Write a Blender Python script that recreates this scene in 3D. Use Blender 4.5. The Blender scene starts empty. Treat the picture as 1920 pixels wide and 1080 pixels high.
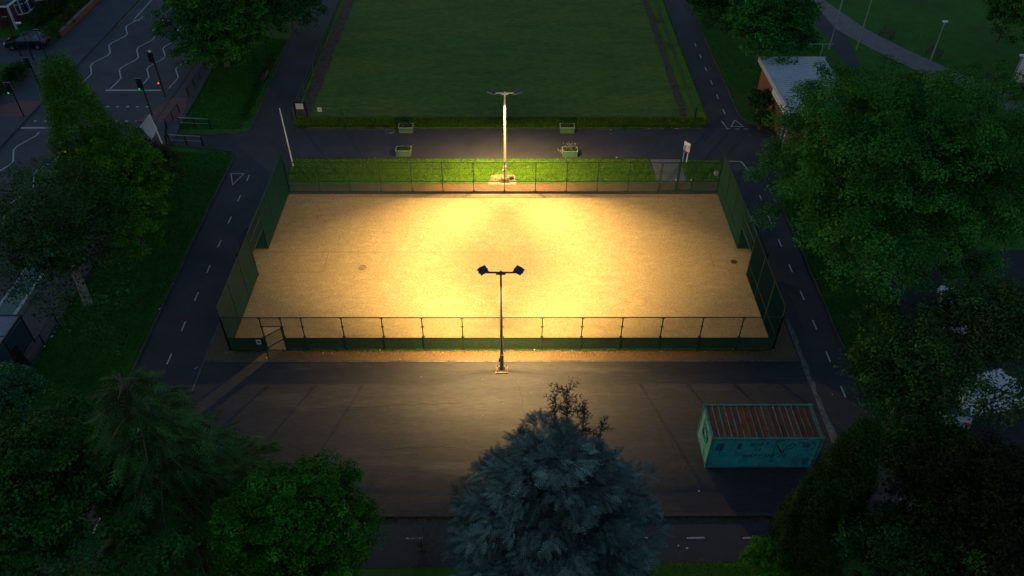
import bpy, math, random
import numpy as np
from mathutils import Vector, Matrix
random.seed(7)
RNG = np.random.default_rng(11)
S = bpy.context.scene
COL = S.collection

# ------------------------------------------------------------------ camera, sky, exposure
F_PX, PITCH, YAW, ROLL, CAM_H = 1462.16, 0.717574, 0.0041913, 0.0023121, 36.388
_cy, _sy, _cp, _sp = math.cos(YAW), math.sin(YAW), math.cos(PITCH), math.sin(PITCH)
_F = np.array([_sy*_cp, _cy*_cp, -_sp]); _R0 = np.array([_cy, -_sy, 0.0]); _U0 = np.cross(_R0, _F)
_R = _R0*math.cos(ROLL)+_U0*math.sin(ROLL); _U = _U0*math.cos(ROLL)-_R0*math.sin(ROLL)
cam = bpy.data.cameras.new('camera'); camo = bpy.data.objects.new('camera', cam); COL.objects.link(camo)
cam.sensor_width = 36.0; cam.lens = F_PX/1920*36; cam.clip_end = 1500
camo.matrix_world = Matrix(((_R[0], _U[0], -_F[0], 0), (_R[1], _U[1], -_F[1], 0), (_R[2], _U[2], -_F[2], CAM_H), (0, 0, 0, 1)))
S.camera = camo

SUN_EL, SUN_ROT = math.radians(5.5), math.radians(300)
w = bpy.data.worlds.new('World'); S.world = w; w.use_nodes = True
nt = w.node_tree; nt.nodes.clear()
sky = nt.nodes.new('ShaderNodeTexSky'); sky.sky_type = 'NISHITA'; sky.sun_disc = False
sky.sun_elevation = SUN_EL; sky.sun_rotation = SUN_ROT; sky.air_density = 1.0; sky.dust_density = 0.6; sky.ozone_density = 2.2
bg = nt.nodes.new('ShaderNodeBackground'); bg.inputs['Strength'].default_value = 0.15
out = nt.nodes.new('ShaderNodeOutputWorld')
nt.links.new(sky.outputs[0], bg.inputs[0]); nt.links.new(bg.outputs[0], out.inputs[0])

sl = bpy.data.lights.new('sun', 'SUN'); sl.energy = 0.10; sl.angle = math.radians(30); sl.color = (1, .93, .82)
slo = bpy.data.objects.new('sun', sl); COL.objects.link(slo)
slo.rotation_euler = (math.radians(80), 0, math.radians(60)); slo.location = (0, 0, 60)
S.view_settings.view_transform = 'Standard'; S.view_settings.look = 'None'
S.view_settings.exposure = 0.28; S.view_settings.gamma = 1; S.view_settings.use_curve_mapping = False

LAMP_THROW, LAMP_SPILL = 1260, 1120
LAMP_COL = (1.0, .63, .22)

def at(px, py, z=0.0):
    """ground-truth survey: point at height z on the sight line of a photo pixel"""
    d = _F+_R*((px-960)/F_PX)+_U*((540-py)/F_PX)
    t = (z-CAM_H)/d[2]
    return np.array([0, 0, CAM_H])+t*d
def span(p, px):            # metres covered by px photo pixels at point p
    return px*float((np.asarray(p)-np.array([0, 0, CAM_H])) @ _F)/F_PX

# ------------------------------------------------------------------ materials
MATS = {}
def mat(name, c1, c2=None, scale=3.0, rough=.85, bump=0.0, bscale=60, metal=0.0, c3=None, s3=.4, f3=.5, fine=None, attr=False, emit=None, spec=.3, trans=0, stretch=None, lo=.35, hi=.65):
    if name in MATS: return MATS[name]
    m = bpy.data.materials.new(name); m.use_nodes = True; MATS[name] = m
    n = m.node_tree.nodes; l = m.node_tree.links
    b = n['Principled BSDF']; b.inputs['Roughness'].default_value = rough; b.inputs['Metallic'].default_value = metal
    b.inputs['Specular IOR Level'].default_value = spec
    geo = n.new('ShaderNodeTexCoord').outputs['Object']
    if stretch:
        mp = n.new('ShaderNodeMapping'); mp.inputs['Scale'].default_value = stretch
        l.new(geo, mp.inputs[0]); geo = mp.outputs[0]
    def noise(sc, det=6, ro=.6):
        t = n.new('ShaderNodeTexNoise'); t.inputs['Scale'].default_value = sc; t.inputs['Detail'].default_value = det
        t.inputs['Roughness'].default_value = ro; l.new(geo, t.inputs['Vector']); return t.outputs['Fac']
    def mix(f, a, c):
        x = n.new('ShaderNodeMix'); x.data_type = 'RGBA'
        l.new(f, x.inputs[0])
        for s, v in ((6, a), (7, c)):
            if isinstance(v, tuple): x.inputs[s].default_value = (*v[:3], 1)
            else: l.new(v, x.inputs[s])
        return x.outputs[2]
    def ramp(f, lo, hi):
        r = n.new('ShaderNodeMapRange'); r.inputs[1].default_value = lo; r.inputs[2].default_value = hi; l.new(f, r.inputs[0]); return r.outputs[0]
    cur = tuple(c1)
    if c2 is not None: cur = mix(ramp(noise(scale), lo, hi), c1, c2)
    if c3 is not None: cur = mix(ramp(noise(s3, 4), f3, f3+.15), cur, c3)
    if fine:
        sc, amt = fine
        x = n.new('ShaderNodeMix'); x.data_type = 'RGBA'; x.blend_type = 'MULTIPLY'; x.inputs[0].default_value = 1
        f = ramp(noise(sc, 3, .7), .3, .7)
        g = n.new('ShaderNodeMapRange'); g.inputs[3].default_value = 1-amt; g.inputs[4].default_value = 1+amt; l.new(f, g.inputs[0])
        if isinstance(cur, tuple): x.inputs[6].default_value = (*cur, 1)
        else: l.new(cur, x.inputs[6])
        l.new(g.outputs[0], x.inputs[7]); cur = x.outputs[2]
    if attr:
        a = n.new('ShaderNodeAttribute'); a.attribute_name = 'tint'
        x = n.new('ShaderNodeMix'); x.data_type = 'RGBA'; x.blend_type = 'MULTIPLY'; x.inputs[0].default_value = 1
        if isinstance(cur, tuple): x.inputs[6].default_value = (*cur, 1)
        else: l.new(cur, x.inputs[6])
        l.new(a.outputs['Color'], x.inputs[7]); cur = x.outputs[2]
    if isinstance(cur, tuple): b.inputs['Base Color'].default_value = (*cur, 1)
    else: l.new(cur, b.inputs['Base Color'])
    if bump:
        bn = n.new('ShaderNodeBump'); bn.inputs['Strength'].default_value = bump; bn.inputs['Distance'].default_value = .03
        l.new(noise(bscale, 5, .7), bn.inputs['Height']); l.new(bn.outputs[0], b.inputs['Normal'])
    if emit:
        b.inputs['Emission Color'].default_value = (*emit[0], 1); b.inputs['Emission Strength'].default_value = emit[1]
    if trans: b.inputs['Transmission Weight'].default_value = trans
    return m

M_GRASS = mat('grass_turf', (.020, .100, .006), (.032, .140, .007), .9, .95, .9, 45, c3=(.034, .085, .008), s3=.13, f3=.5, fine=(22, .55))
M_GREEN = mat('bowling_turf', (.050, .120, .015), (.085, .152, .018), .55, .95, .5, 60, c3=(.100, .150, .016), s3=.16, f3=.47, fine=(2.6, .38), stretch=(.45, 1.5, 1))
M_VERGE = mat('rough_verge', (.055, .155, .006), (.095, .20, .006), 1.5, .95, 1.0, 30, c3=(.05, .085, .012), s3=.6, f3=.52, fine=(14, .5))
M_ASPH = mat('park_asphalt', (.036, .038, .048), (.052, .053, .064), .35, .8, .4, 90, c3=(.044, .040, .043), s3=.18, f3=.5, fine=(9, .14))
M_FORE = mat('forecourt_asphalt', (.032, .033, .041), (.047, .046, .051), .30, .78, .6, 70, c3=(.074, .070, .070), s3=.35, f3=.57, fine=(5, .22), stretch=(.28, 1.7, 1))
M_ROAD = mat('road_asphalt', (.052, .055, .068), (.074, .077, .090), .3, .8, .3, 80, c3=(.085, .088, .10), s3=.16, f3=.52, fine=(6, .16))
M_FOOT = mat('footway_asphalt', (.060, .066, .082), (.078, .084, .10), .5, .85, .3, 60, c3=(.10, .11, .125), s3=.35, f3=.58, fine=(7, .15))
M_LANE = mat('cycle_lane', (.08, .17, .18), (.10, .20, .20), 1.2, .8, .3, 80, fine=(7, .2))
M_TACT = mat('red_tactile_paving', (.17, .075, .08), (.21, .095, .10), 4, .85, .5, 30, fine=(12, .2))
M_SAND = mat('sanded_pitch_carpet', (.315, .245, .128), (.25, .19, .105), 1.6, .95, .7, 40, c3=(.268, .208, .11), s3=.28, f3=.48, fine=(10, .32), stretch=(.75, 1.25, 1))
M_PAVE = mat('concrete_slab', (.16, .15, .145), (.20, .19, .18), 1.2, .9, .3, 40, fine=(9, .2))
M_STRIP = mat('fence_foot_paving', (.12, .080, .048), (.16, .105, .058), .8, .9, .5, 40, c3=(.16, .11, .055), s3=1.4, f3=.55, fine=(12, .25))
M_KERB = mat('kerb_concrete', (.19, .18, .17), (.24, .23, .21), 2, .9, .3, 40, fine=(6, .3))
M_GRAVEL = mat('pale_gravel', (.09, .092, .10), (.20, .20, .215), 5, .95, .8, 50, c3=(.07, .065, .06), s3=.9, f3=.55)
M_DIRT = mat('bare_soil', (.06, .042, .03), (.11, .075, .055), 1.6, .95, .9, 25, c3=(.03, .045, .015), s3=1.1, f3=.55, fine=(9, .35))
M_PAINT = mat('road_paint', (.56, .56, .57), (.40, .40, .41), 8, .8, fine=(14, .2))
M_FENCE = mat('green_fence_paint', (.002, .036, .032), (.003, .045, .038), 2, .6, spec=.3)
M_FENCE2 = mat('green_post_paint', (.004, .032, .024), (.006, .040, .030), 2, .5, spec=.4)
M_BOARD = mat('green_rebound_board', (.020, .050, .028), (.026, .058, .030), 1.2, .7, fine=(4, .3))
M_POLEG = mat('galvanised_pole', (.34, .34, .35), (.42, .42, .43), 4, .45, metal=.3)
M_POLEW = mat('pale_painted_pole', (.62, .62, .62), (.70, .70, .69), 4, .5)
M_BLACK = mat('black_metal', (.012, .012, .015), (.02, .02, .024), 6, .45)
M_HEAD = mat('lamp_housing', (.06, .066, .12), (.09, .10, .16), 9, .35, metal=.3)
M_WHITE = mat('white_paint', (.72, .72, .74), (.62, .62, .66), 3, .6)
M_BARK = mat('bark', (.07, .055, .04), (.11, .09, .065), 6, .95, .8, 20)
M_PBARK = mat('pale_birch_bark', (.26, .25, .22), (.15, .14, .12), 5, .9)
M_BRICK = mat('red_brick', (.20, .065, .045), (.26, .09, .06), 7, .9, .3, 30, fine=(12, .2))
M_TEAL = mat('teal_container_paint', (.025, .30, .36), (.05, .36, .39), 1.2, .55, .1, 20, c3=(.02, .19, .26), s3=.7, f3=.50, fine=(3.5, .25), spec=.4)
M_TEALP = mat('pale_teal_container_paint', (.26, .56, .40), (.18, .48, .36), 2.0, .6, fine=(6, .2))
M_RUST = mat('rusty_roof_steel', (.15, .038, .022), (.060, .036, .034), .8, .85, .4, 30, c3=(.20, .060, .014), s3=.5, f3=.57, fine=(6, .35), stretch=(1.3, .6, 1))
M_TRIM = mat('teal_roof_rib', (.055, .22, .19), (.13, .10, .075), 1.6, .7, fine=(7, .3), lo=.42, hi=.58)
M_ROOF = mat('pale_metal_roof', (.44, .47, .55), (.50, .53, .60), .7, .45, fine=(4, .12), metal=.1)
M_SLATE = mat('dark_slate_roof', (.05, .045, .055), (.07, .065, .075), 5, .7)
M_CREAM = mat('pale_render_wall', (.52, .50, .52), (.58, .56, .57), 1.5, .8)
M_GLASS = mat('window_glass', (.03, .05, .08), None, rough=.08, spec=.9)
M_SHG = mat('shelter_roof_panel', (.12, .14, .20), (.16, .18, .25), 2, .25, spec=.8)
M_CARD = mat('dark_car_paint', (.006, .008, .014), None, rough=.25, spec=.6)
M_CARW = mat('white_car_paint', (.55, .58, .64), None, rough=.25, spec=.6)
M_CARS = mat('silver_car_paint', (.35, .37, .40), None, rough=.3, spec=.6)
M_TYRE = mat('tyre_rubber', (.01, .01, .011), None, rough=.8)
M_CHROME = mat('chrome_trim', (.55, .56, .6), None, rough=.2, metal=.9)
M_HLIGHT = mat('lit_headlight', (.8, .6, .4), None, emit=((1, .55, .22), 2.2))
M_RED = mat('red_signal', (.5, .02, .01), None, emit=((1, .03, .01), 4))
M_GRN = mat('green_signal', (.02, .4, .3), None, emit=((.03, 1, .55), .35))
M_LENS = mat('lit_flood_lens', (.9, .8, .6), None, emit=((1, .74, .38), 25))
M_DIM = mat('dim_lamp_glass', (.6, .62, .6), None, rough=.3)
M_WIN = mat('dimly_lit_window', (.3, .22, .1), None, emit=((1, .7, .3), .05))
M_PLANT = mat('planter_green_plastic', (.075, .16, .10), (.09, .19, .115), 3, .6)
M_SOIL = mat('planter_compost', (.03, .025, .015), (.05, .06, .02), 9, .95)
M_YEL = mat('yellow_roundel', (.40, .34, .03), None)
M_REDP = mat('faded_red_panel', (.35, .04, .05), None)
M_INK = mat('graffiti_ink', (.006, .055, .10), (.006, .02, .05), 2.0, rough=.7)
M_LITTER = mat('litter_scrap_white', (.62, .62, .64), (.5, .5, .5), 9, .8)
M_WOOD = mat('weathered_wood', (.05, .045, .04), (.08, .07, .06), 6, .9)
M_BLUE = mat('blue_panel', (.02, .14, .35), None)

# ------------------------------------------------------------------ builders
def tag(o, label=None, cat=None, group=None, kind=None):
    for k, v in (('label', label), ('category', cat), ('group', group), ('kind', kind)):
        if v is not None: o[k] = v
    return o
def thing(name, label, cat, loc=(0, 0, 0), rz=0, group=None):
    o = bpy.data.objects.new(name, None); COL.objects.link(o); o.location = tuple(float(v) for v in loc); o.rotation_euler = (0, 0, rz)
    o.empty_display_size = .2
    return tag(o, label, cat, group)

class MB:
    def __init__(s): s.v = []; s.f = []; s.m = []; s.mats = []
    def mi(s, m):
        if m not in s.mats: s.mats.append(m)
        return s.mats.index(m)
    def add(s, vs, fs, m=None):
        o = len(s.v); s.v += [tuple(map(float, p)) for p in vs]; s.f += [tuple(i+o for i in f) for f in fs]
        s.m += [0 if m is None else s.mi(m)]*len(fs); return s
    def box(s, c, d, rz=0, m=None, top=None):
        x, y, z = [k/2 for k in d]; t = top if top else (1, 1)
        P = [(-x, -y, -z), (x, -y, -z), (x, y, -z), (-x, y, -z), (-x*t[0], -y*t[1], z), (x*t[0], -y*t[1], z), (x*t[0], y*t[1], z), (-x*t[0], y*t[1], z)]
        ca, sa = math.cos(rz), math.sin(rz)
        P = [(c[0]+a*ca-b*sa, c[1]+a*sa+b*ca, c[2]+e) for a, b, e in P]
        return s.add(P, [(3, 2, 1, 0), (4, 5, 6, 7), (0, 1, 5, 4), (1, 2, 6, 5), (2, 3, 7, 6), (3, 0, 4, 7)], m)
    def bb(s, x0, x1, y0, y1, z0, z1, m=None): return s.box(((x0+x1)/2, (y0+y1)/2, (z0+z1)/2), (x1-x0, y1-y0, z1-z0), 0, m)
    def bar(s, a, b, wd, ht=None, m=None):   # square bar between points
        a = Vector(a); b = Vector(b); d = (b-a); L = d.length
        if L < 1e-6: return s
        d /= L; up = Vector((0, 0, 1)) if abs(d.z) < .95 else Vector((0, 1, 0))
        r = d.cross(up).normalized()*wd/2; u = r.cross(d).normalized()*(ht or wd)/2
        P = [a-r-u, a+r-u, a+r+u, a-r+u, b-r-u, b+r-u, b+r+u, b-r+u]
        return s.add(P, [(0, 1, 2, 3), (7, 6, 5, 4), (0, 4, 5, 1), (1, 5, 6, 2), (2, 6, 7, 3), (3, 7, 4, 0)], m)
    def tube(s, pts, rad, n=8, m=None):
        pts = [Vector(p) for p in pts]
        if not hasattr(rad, '__len__'): rad = [rad]*len(pts)
        vs = []; fs = []
        for i, p in enumerate(pts):
            d = (pts[min(i+1, len(pts)-1)]-pts[max(i-1, 0)]).normalized()
            up = Vector((0, 0, 1)) if abs(d.z) < .9 else Vector((1, 0, 0))
            r = d.cross(up).normalized(); u = r.cross(d)
            for k in range(n):
                a = 2*math.pi*k/n; vs.append(p+(r*math.cos(a)+u*math.sin(a))*rad[i])
        for i in range(len(pts)-1):
            for k in range(n):
                fs.append((i*n+k, i*n+(k+1) % n, (i+1)*n+(k+1) % n, (i+1)*n+k))
        fs.append(tuple(range(n))[::-1]); fs.append(tuple((len(pts)-1)*n+k for k in range(n)))
        return s.add(vs, fs, m)
    def poly(s, pts, z, m=None): return s.add([(p[0], p[1], z) for p in pts], [tuple(range(len(pts)))], m)
    def slab(s, pts, z0, z1, m=None):
        n = len(pts); vs = [(p[0], p[1], z0) for p in pts]+[(p[0], p[1], z1) for p in pts]
        return s.add(vs, [tuple(range(n))[::-1], tuple(range(n, 2*n))]+[(i, (i+1) % n, (i+1) % n+n, i+n) for i in range(n)], m)
    def ball(s, c, r, m=None, n=8):
        vs = [(c[0], c[1], c[2]+r[2])]; fs = []
        for i in range(1, n//2):
            t = math.pi*i/(n//2)
            for k in range(n): a = 2*math.pi*k/n; vs.append((c[0]+r[0]*math.sin(t)*math.cos(a), c[1]+r[1]*math.sin(t)*math.sin(a), c[2]+r[2]*math.cos(t)))
        vs.append((c[0], c[1], c[2]-r[2])); R = n//2-1
        for k in range(n): fs.append((0, 1+k, 1+(k+1) % n)); fs.append((len(vs)-1, 1+(R-1)*n+(k+1) % n, 1+(R-1)*n+k))
        for i in range(R-1):
            for k in range(n): fs.append((1+i*n+k, 1+(i+1)*n+k, 1+(i+1)*n+(k+1) % n, 1+i*n+(k+1) % n))
        return s.add(vs, fs, m)
    def build(s, name, m, parent=None, local=False, bevel=0, smooth=False):
        o0 = (0, 0, 0) if (parent is None or local) else WLOC(parent)
        me = bpy.data.meshes.new(name)
        me.from_pydata([(a-o0[0], b-o0[1], c-o0[2]) for a, b, c in s.v], [], s.f)
        mats = s.mats if s.mats else [m]
        for x in mats: me.materials.append(x)
        if s.mats and len(s.mats) > 1:
            me.polygons.foreach_set('material_index', s.m)
        me.update()
        if smooth: me.polygons.foreach_set('use_smooth', [True]*len(me.polygons))
        o = bpy.data.objects.new(name, me); COL.objects.link(o)
        if parent is not None: o.parent = parent
        if bevel:
            b = o.modifiers.new('bevel', 'BEVEL'); b.width = bevel; b.segments = 2; b.limit_method = 'ANGLE'
        return o
def WLOC(o):
    x = y = z = 0.0
    while o is not None: x += o.location.x; y += o.location.y; z += o.location.z; o = o.parent
    return (x, y, z)
def structure(name, mb, m): return tag(mb.build(name, m), kind='structure')
def copy_tree(o, parent=None):
    c = o.copy(); COL.objects.link(c); c.parent = parent
    for ch in list(o.children): copy_tree(ch, c)
    return c
def linked(src, name, parent, loc=(0, 0, 0), rz=0):
    c = bpy.data.objects.new(name, src.data); COL.objects.link(c); c.parent = parent; c.location = loc; c.rotation_euler = (0, 0, rz); return c

def rounded(x0, x1, y0, y1, r=(0, 0, 0, 0), n=8):     # radii: SW, SE, NE, NW
    P = []
    for (cx, cy, a0, rr) in ((x0, y0, 180, r[0]), (x1, y0, 270, r[1]), (x1, y1, 0, r[2]), (x0, y1, 90, r[3])):
        sx = 1 if cx == x0 else -1; sy = 1 if cy == y0 else -1
        if rr == 0: P.append((cx, cy)); continue
        for k in range(n+1):
            a = math.radians(a0+90*k/n); P.append((cx+sx*rr+rr*math.cos(a), cy+sy*rr+rr*math.sin(a)))
    return P
def ragged(p0, p1, amp, n):      # wobbly line between two points
    d = (p1[0]-p0[0], p1[1]-p0[1]); L = math.hypot(*d); nx, ny = -d[1]/L, d[0]/L
    return [(p0[0]+d[0]*k/n+nx*random.uniform(-amp, amp), p0[1]+d[1]*k/n+ny*random.uniform(-amp, amp)) for k in range(n+1)]

# ------------------------------------------------------------------ ground, paths, roads
XL, XR, YN, YF = -18.15, 17.15, 35.6, 53.75          # court
structure('ground', MB().poly([(-400, -200), (400, -200), (400, 600), (-400, 600)], 0), M_GRASS)
pp = MB()
Z1 = .010
left = ragged((-23.6, 20.0), (-24.2, 54.5), .05, 40)+[(-24.15, 58.9), (-24.35, 59.7), (-24.85, 60.15), (-26.5, 60.45), (-30.0, 61.1), (-33.2, 61.2), (-33.2, 63.2), (-27.8, 63.0), (-25.2, 63.2), (-24.2, 63.7), (-24.0, 64.4)]+ragged((-24.1, 66.5), (-24.6, 84.0), .09, 18)+[(-24.6, 140)]
green = [(-20.9, 140)]+ragged((-20.9, 96), (-20.5, 66.2), .05, 20)+[(-20.3, 65.0), (-19.7, 64.3), (-18.4, 64.0)]+ragged((-17.5, 64.02), (16.8, 64.05), .05, 60)+[(17.9, 64.2), (18.6, 64.9), (18.9, 65.9)]+ragged((18.75, 69), (19.1, 96), .05, 20)+[(19.2, 140)]
right = [(22, 140)]+ragged((21.95, 92), (21.9, 66.6), .07, 20)+[(22.4, 65.4), (24.1, 63.4), (24.2, 60.0), (24.0, 57.0), (22.1, 55.2)]+ragged((22.0, 54), (21.75, 26), .07, 26)+[(21.9, 20.8)]
pp.poly(left+green+right, Z1)
structure('park_path', pp, M_ASPH)
structure('forecourt', MB().poly([(-19.85, 23.4), (18.75, 23.4), (18.75, 34.5), (-19.5, 34.5)], .018), M_FORE)
structure('fence_foot_strip', MB().poly([(-19.5, 34.62), (18.6, 34.62), (18.55, 38.2), (17.3, 38.2), (17.3, 35.45), (-18.3, 35.45), (-18.3, 38.2), (-19.5, 38.2)], .018), M_STRIP)
e = MB(); e.bb(-19.5, 18.7, 34.50, 34.585, .0, .030); e.bb(-19.60, -19.5, 31.5, 38.2, .0, .030)
structure('edging_line', e, mat('dull_edging', (.16, .145, .125), (.07, .066, .06), 1.2, .9, fine=(5, .4)))
g = MB()
pts = ragged((19.02, 27.0), (18.95, 38.4), .10, 26)+[(18.66, 38.4)]+ragged((18.66, 38.0), (18.62, 27.0), .04, 10)
g.slab([p for p in pts], .0, .03)
structure('gravel_edge', g, M_GRAVEL)
e = MB(); e.bb(-19.9, 21.6, 23.18, 23.36, 0, .12)
structure('timber_edging', e, M_WOOD)
s = MB(); s.poly(ragged((-19.9, 22.85), (21.6, 22.85), .05, 50)+[(21.6, 23.17), (-19.9, 23.17)], .018); structure('soil_strip', s, M_DIRT)
# court surface with goal recesses
REC = (43.1, 46.2); RD = 1.15
structure('sports_pitch', MB().poly([(XL, YN), (XR, YN), (XR, REC[0]), (XR+RD, REC[0]), (XR+RD, REC[1]), (XR, REC[1]), (XR, YF), (XL, YF), (XL, REC[1]), (XL-RD, REC[1]), (XL-RD, REC[0]), (XL, REC[0])], .022), M_SAND)
M_SEAM = mat('carpet_seam_dark', (.10, .075, .04))
for q, lab in (((XL+.3, -1.0, 45.74, 45.775), 'long thin dark seam across the left half of the sand pitch'), ((XL+1.0, XL+4.6, 43.42, 43.45), 'lower edge seam of the patch by the left goal recess'), ((XL+4.6, XL+4.63, 43.45, 45.7), 'right edge seam of the patch by the left goal recess'), ((XR-2.2, XR-2.17, 44.0, 45.6), 'short dark seam by the right goal recess')):
    m = MB().poly([(q[0], q[2]), (q[1], q[2]), (q[1], q[3]), (q[0], q[3])], .027); tag(m.build('carpet_seam', M_SEAM), lab, 'seam')
# grass strip + slab behind far fence
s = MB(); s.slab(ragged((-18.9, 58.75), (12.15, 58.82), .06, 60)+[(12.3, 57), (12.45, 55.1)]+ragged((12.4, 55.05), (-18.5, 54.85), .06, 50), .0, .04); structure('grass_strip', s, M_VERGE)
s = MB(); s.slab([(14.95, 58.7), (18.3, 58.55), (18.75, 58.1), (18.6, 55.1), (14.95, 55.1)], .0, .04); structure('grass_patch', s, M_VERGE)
structure('gate_slab', MB().poly([(12.3, 58.78), (14.9, 58.78), (14.9, 55.1), (12.45, 55.1)], .022), M_PAVE)
# brick paving strip under far fence
mb_ = mat('brick_paving', (.16, .13, .10), (.22, .16, .11), 1.2, .9)
bt = mb_.node_tree; br = bt.nodes.new('ShaderNodeTexBrick'); tc = bt.nodes.new('ShaderNodeTexCoord'); mpn = bt.nodes.new('ShaderNodeMapping'); mpn.inputs['Rotation'].default_value = (0, 0, .5)
bt.links.new(tc.outputs['Object'], mpn.inputs[0]); bt.links.new(mpn.outputs[0], br.inputs['Vector'])
br.inputs['Color1'].default_value = (.15, .125, .085, 1); br.inputs['Color2'].default_value = (.19, .115, .07, 1); br.inputs['Mortar'].default_value = (.06, .055, .045, 1)
br.inputs['Scale'].default_value = 1.0; br.inputs['Brick Width'].default_value = .42; br.inputs['Row Height'].default_value = .21; br.inputs['Mortar Size'].default_value = .012
wv = bt.nodes.new('ShaderNodeTexWave'); wv.bands_direction = 'DIAGONAL'; wv.inputs['Scale'].default_value = .55; wv.inputs['Distortion'].default_value = 1.5; wv.inputs['Detail'].default_value = 3; bt.links.new(tc.outputs['Object'], wv.inputs['Vector'])
nz = bt.nodes.new('ShaderNodeTexNoise'); nz.inputs['Scale'].default_value = .22; bt.links.new(tc.outputs['Object'], nz.inputs['Vector'])
ml = bt.nodes.new('ShaderNodeMath'); ml.operation = 'MULTIPLY'; bt.links.new(wv.outputs['Fac'], ml.inputs[0]); bt.links.new(nz.outputs['Fac'], ml.inputs[1])
mr = bt.nodes.new('ShaderNodeMapRange'); mr.inputs[1].default_value = .33; mr.inputs[2].default_value = .45; bt.links.new(ml.outputs[0], mr.inputs[0])
mxb = bt.nodes.new('ShaderNodeMix'); mxb.data_type = 'RGBA'; bt.links.new(mr.outputs[0], mxb.inputs[0]); bt.links.new(br.outputs['Color'], mxb.inputs[6]); mxb.inputs[7].default_value = (.24, .085, .04, 1)
bt.links.new(mxb.outputs[2], bt.nodes['Principled BSDF'].inputs['Base Color'])
structure('brick_strip', MB().poly([(-7, 53.85), (5.5, 53.85), (5.5, 55.1), (-7, 55.0)], .018), mb_)
structure('brick_strip', MB().poly([(XL, 53.85), (XR+1.4, 53.85), (XR+1.4, 55.2), (XL, 54.95)], .012), M_STRIP)
structure('painted_fence_shadow', MB().poly([(XL, 53.42), (XR, 53.42), (XR, 53.84), (XL, 53.84)], .026), mat('fence_shadow_dark', (.045, .044, .05), (.06, .058, .062), 2, .9))  # dark strip painting the far fence's shadow onto the pitch edge
# bowling green
structure('green_bank', MB().slab([(-20.6, 140), (-20.35, 66.2), (-20.1, 64.9), (-18.4, 64.25), (16.8, 64.3), (18.3, 64.7), (18.65, 66.2), (18.9, 140)], 0, .06), M_VERGE)
structure('bowling_green', MB().slab(ragged((-18.9, 66.3), (16.2, 66.3), .03, 40)+[(16.4, 140), (-18.9, 140)], .0, .075), M_GREEN)
structure('green_ditch', MB().slab(ragged((-20.1, 66.4), (-20.3, 110), .12, 60)+ragged((-19.0, 110), (-18.9, 66.4), .12, 60), 0, .085), M_DIRT)
structure('green_ditch', MB().slab(ragged((16.3, 66.4), (16.3, 110), .1, 50)+ragged((17.1, 110), (16.95, 66.4), .1, 50), 0, .085), M_DIRT)
# main road on the left, built straight along y
structure('road', MB().poly([(-45.4, -60), (-33.2, -60), (-33.0, 78), (-32.8, 260), (-45.4, 260)], .014), M_ROAD)
structure('pavement', MB().slab([(-33.15, -60), (-30.4, -60), (-30.4, 61.0), (-31.2, 80), (-31.5, 260), (-32.85, 260), (-33.0, 78)], 0, .11), M_FOOT)
structure('pavement', MB().slab([(-49.9, -60), (-45.45, -60), (-45.45, 260), (-49.9, 260)], 0, .11), M_FOOT)
structure('side_street', MB().slab([(-90, 77.8), (-49.9, 77.8), (-49.9, 84.2), (-90, 84.6)], 0, .02), M_FOOT)
structure('cycle_lane', MB().poly([(-35.2, -60), (-33.9, -60), (-33.9, 47), (-35.2, 47)], .018), M_LANE)
t = MB(); t.slab([(-34.9, 65.3), (-31.0, 65.3), (-31.0, 67.0), (-31.6, 69.9), (-33.0, 69.9), (-33.8, 68.3)], .0, .116); t.slab([(-49.3, 66.2), (-45.5, 66.2), (-45.5, 69.3), (-47.5, 69.3), (-49.3, 68.3)], 0, .116)
structure('tactile_paving', t, M_TACT)
car_park = MB().poly([(25.5, 18), (60, 18), (60, 46), (27.0, 46)], .012)
structure('car_park', car_park, mat('car_park_asphalt', (.022, .023, .028), (.032, .033, .038), .5, .85, .3, 60, fine=(6, .2)))
u = MB(); u.poly([(35.6, 77.0), (37.0, 77.0), (38.5, 88.2), (38.2, 97), (35.5, 97)], .010); structure('path', u, M_ASPH)
u = MB(); u.poly([(37.2, 97.5), (38.3, 97.5), (40.9, 86.9), (43.5, 81.2), (46.8, 75.4), (50.8, 69.4), (51.5, 60), (49.5, 60), (47.2, 69.3), (42.6, 76.0), (39.6, 81.6), (37.4, 86.9)], .018); structure('path', u, mat('pale_path', (.155, .14, .14), (.20, .18, .175), 1, .9, fine=(7, .15)))

# kerbs
k = MB()
def kerbline(P, wd=.12, h=.06, z=0):
    for a, b in zip(P[:-1], P[1:]): k.bar((a[0], a[1], h/2), (b[0], b[1], h/2), wd, h)
kerbline([p for p in green if p[1] < 100]); kerbline([p for p in right if p[1] < 100][:-1]); kerbline(left[:-1])
structure('path_kerb', k, mat('worn_kerb', (.10, .085, .07), (.035, .045, .02), 1.3, .9, fine=(5, .4)))
k = MB(); k.bb(-33.2, -33.05, -60, 260, 0, .13); k.bb(-45.5, -45.35, -60, 260, 0, .13)
structure('road_kerb', k, mat('dark_kerb', (.05, .05, .06), (.08, .08, .09), 2))

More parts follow.
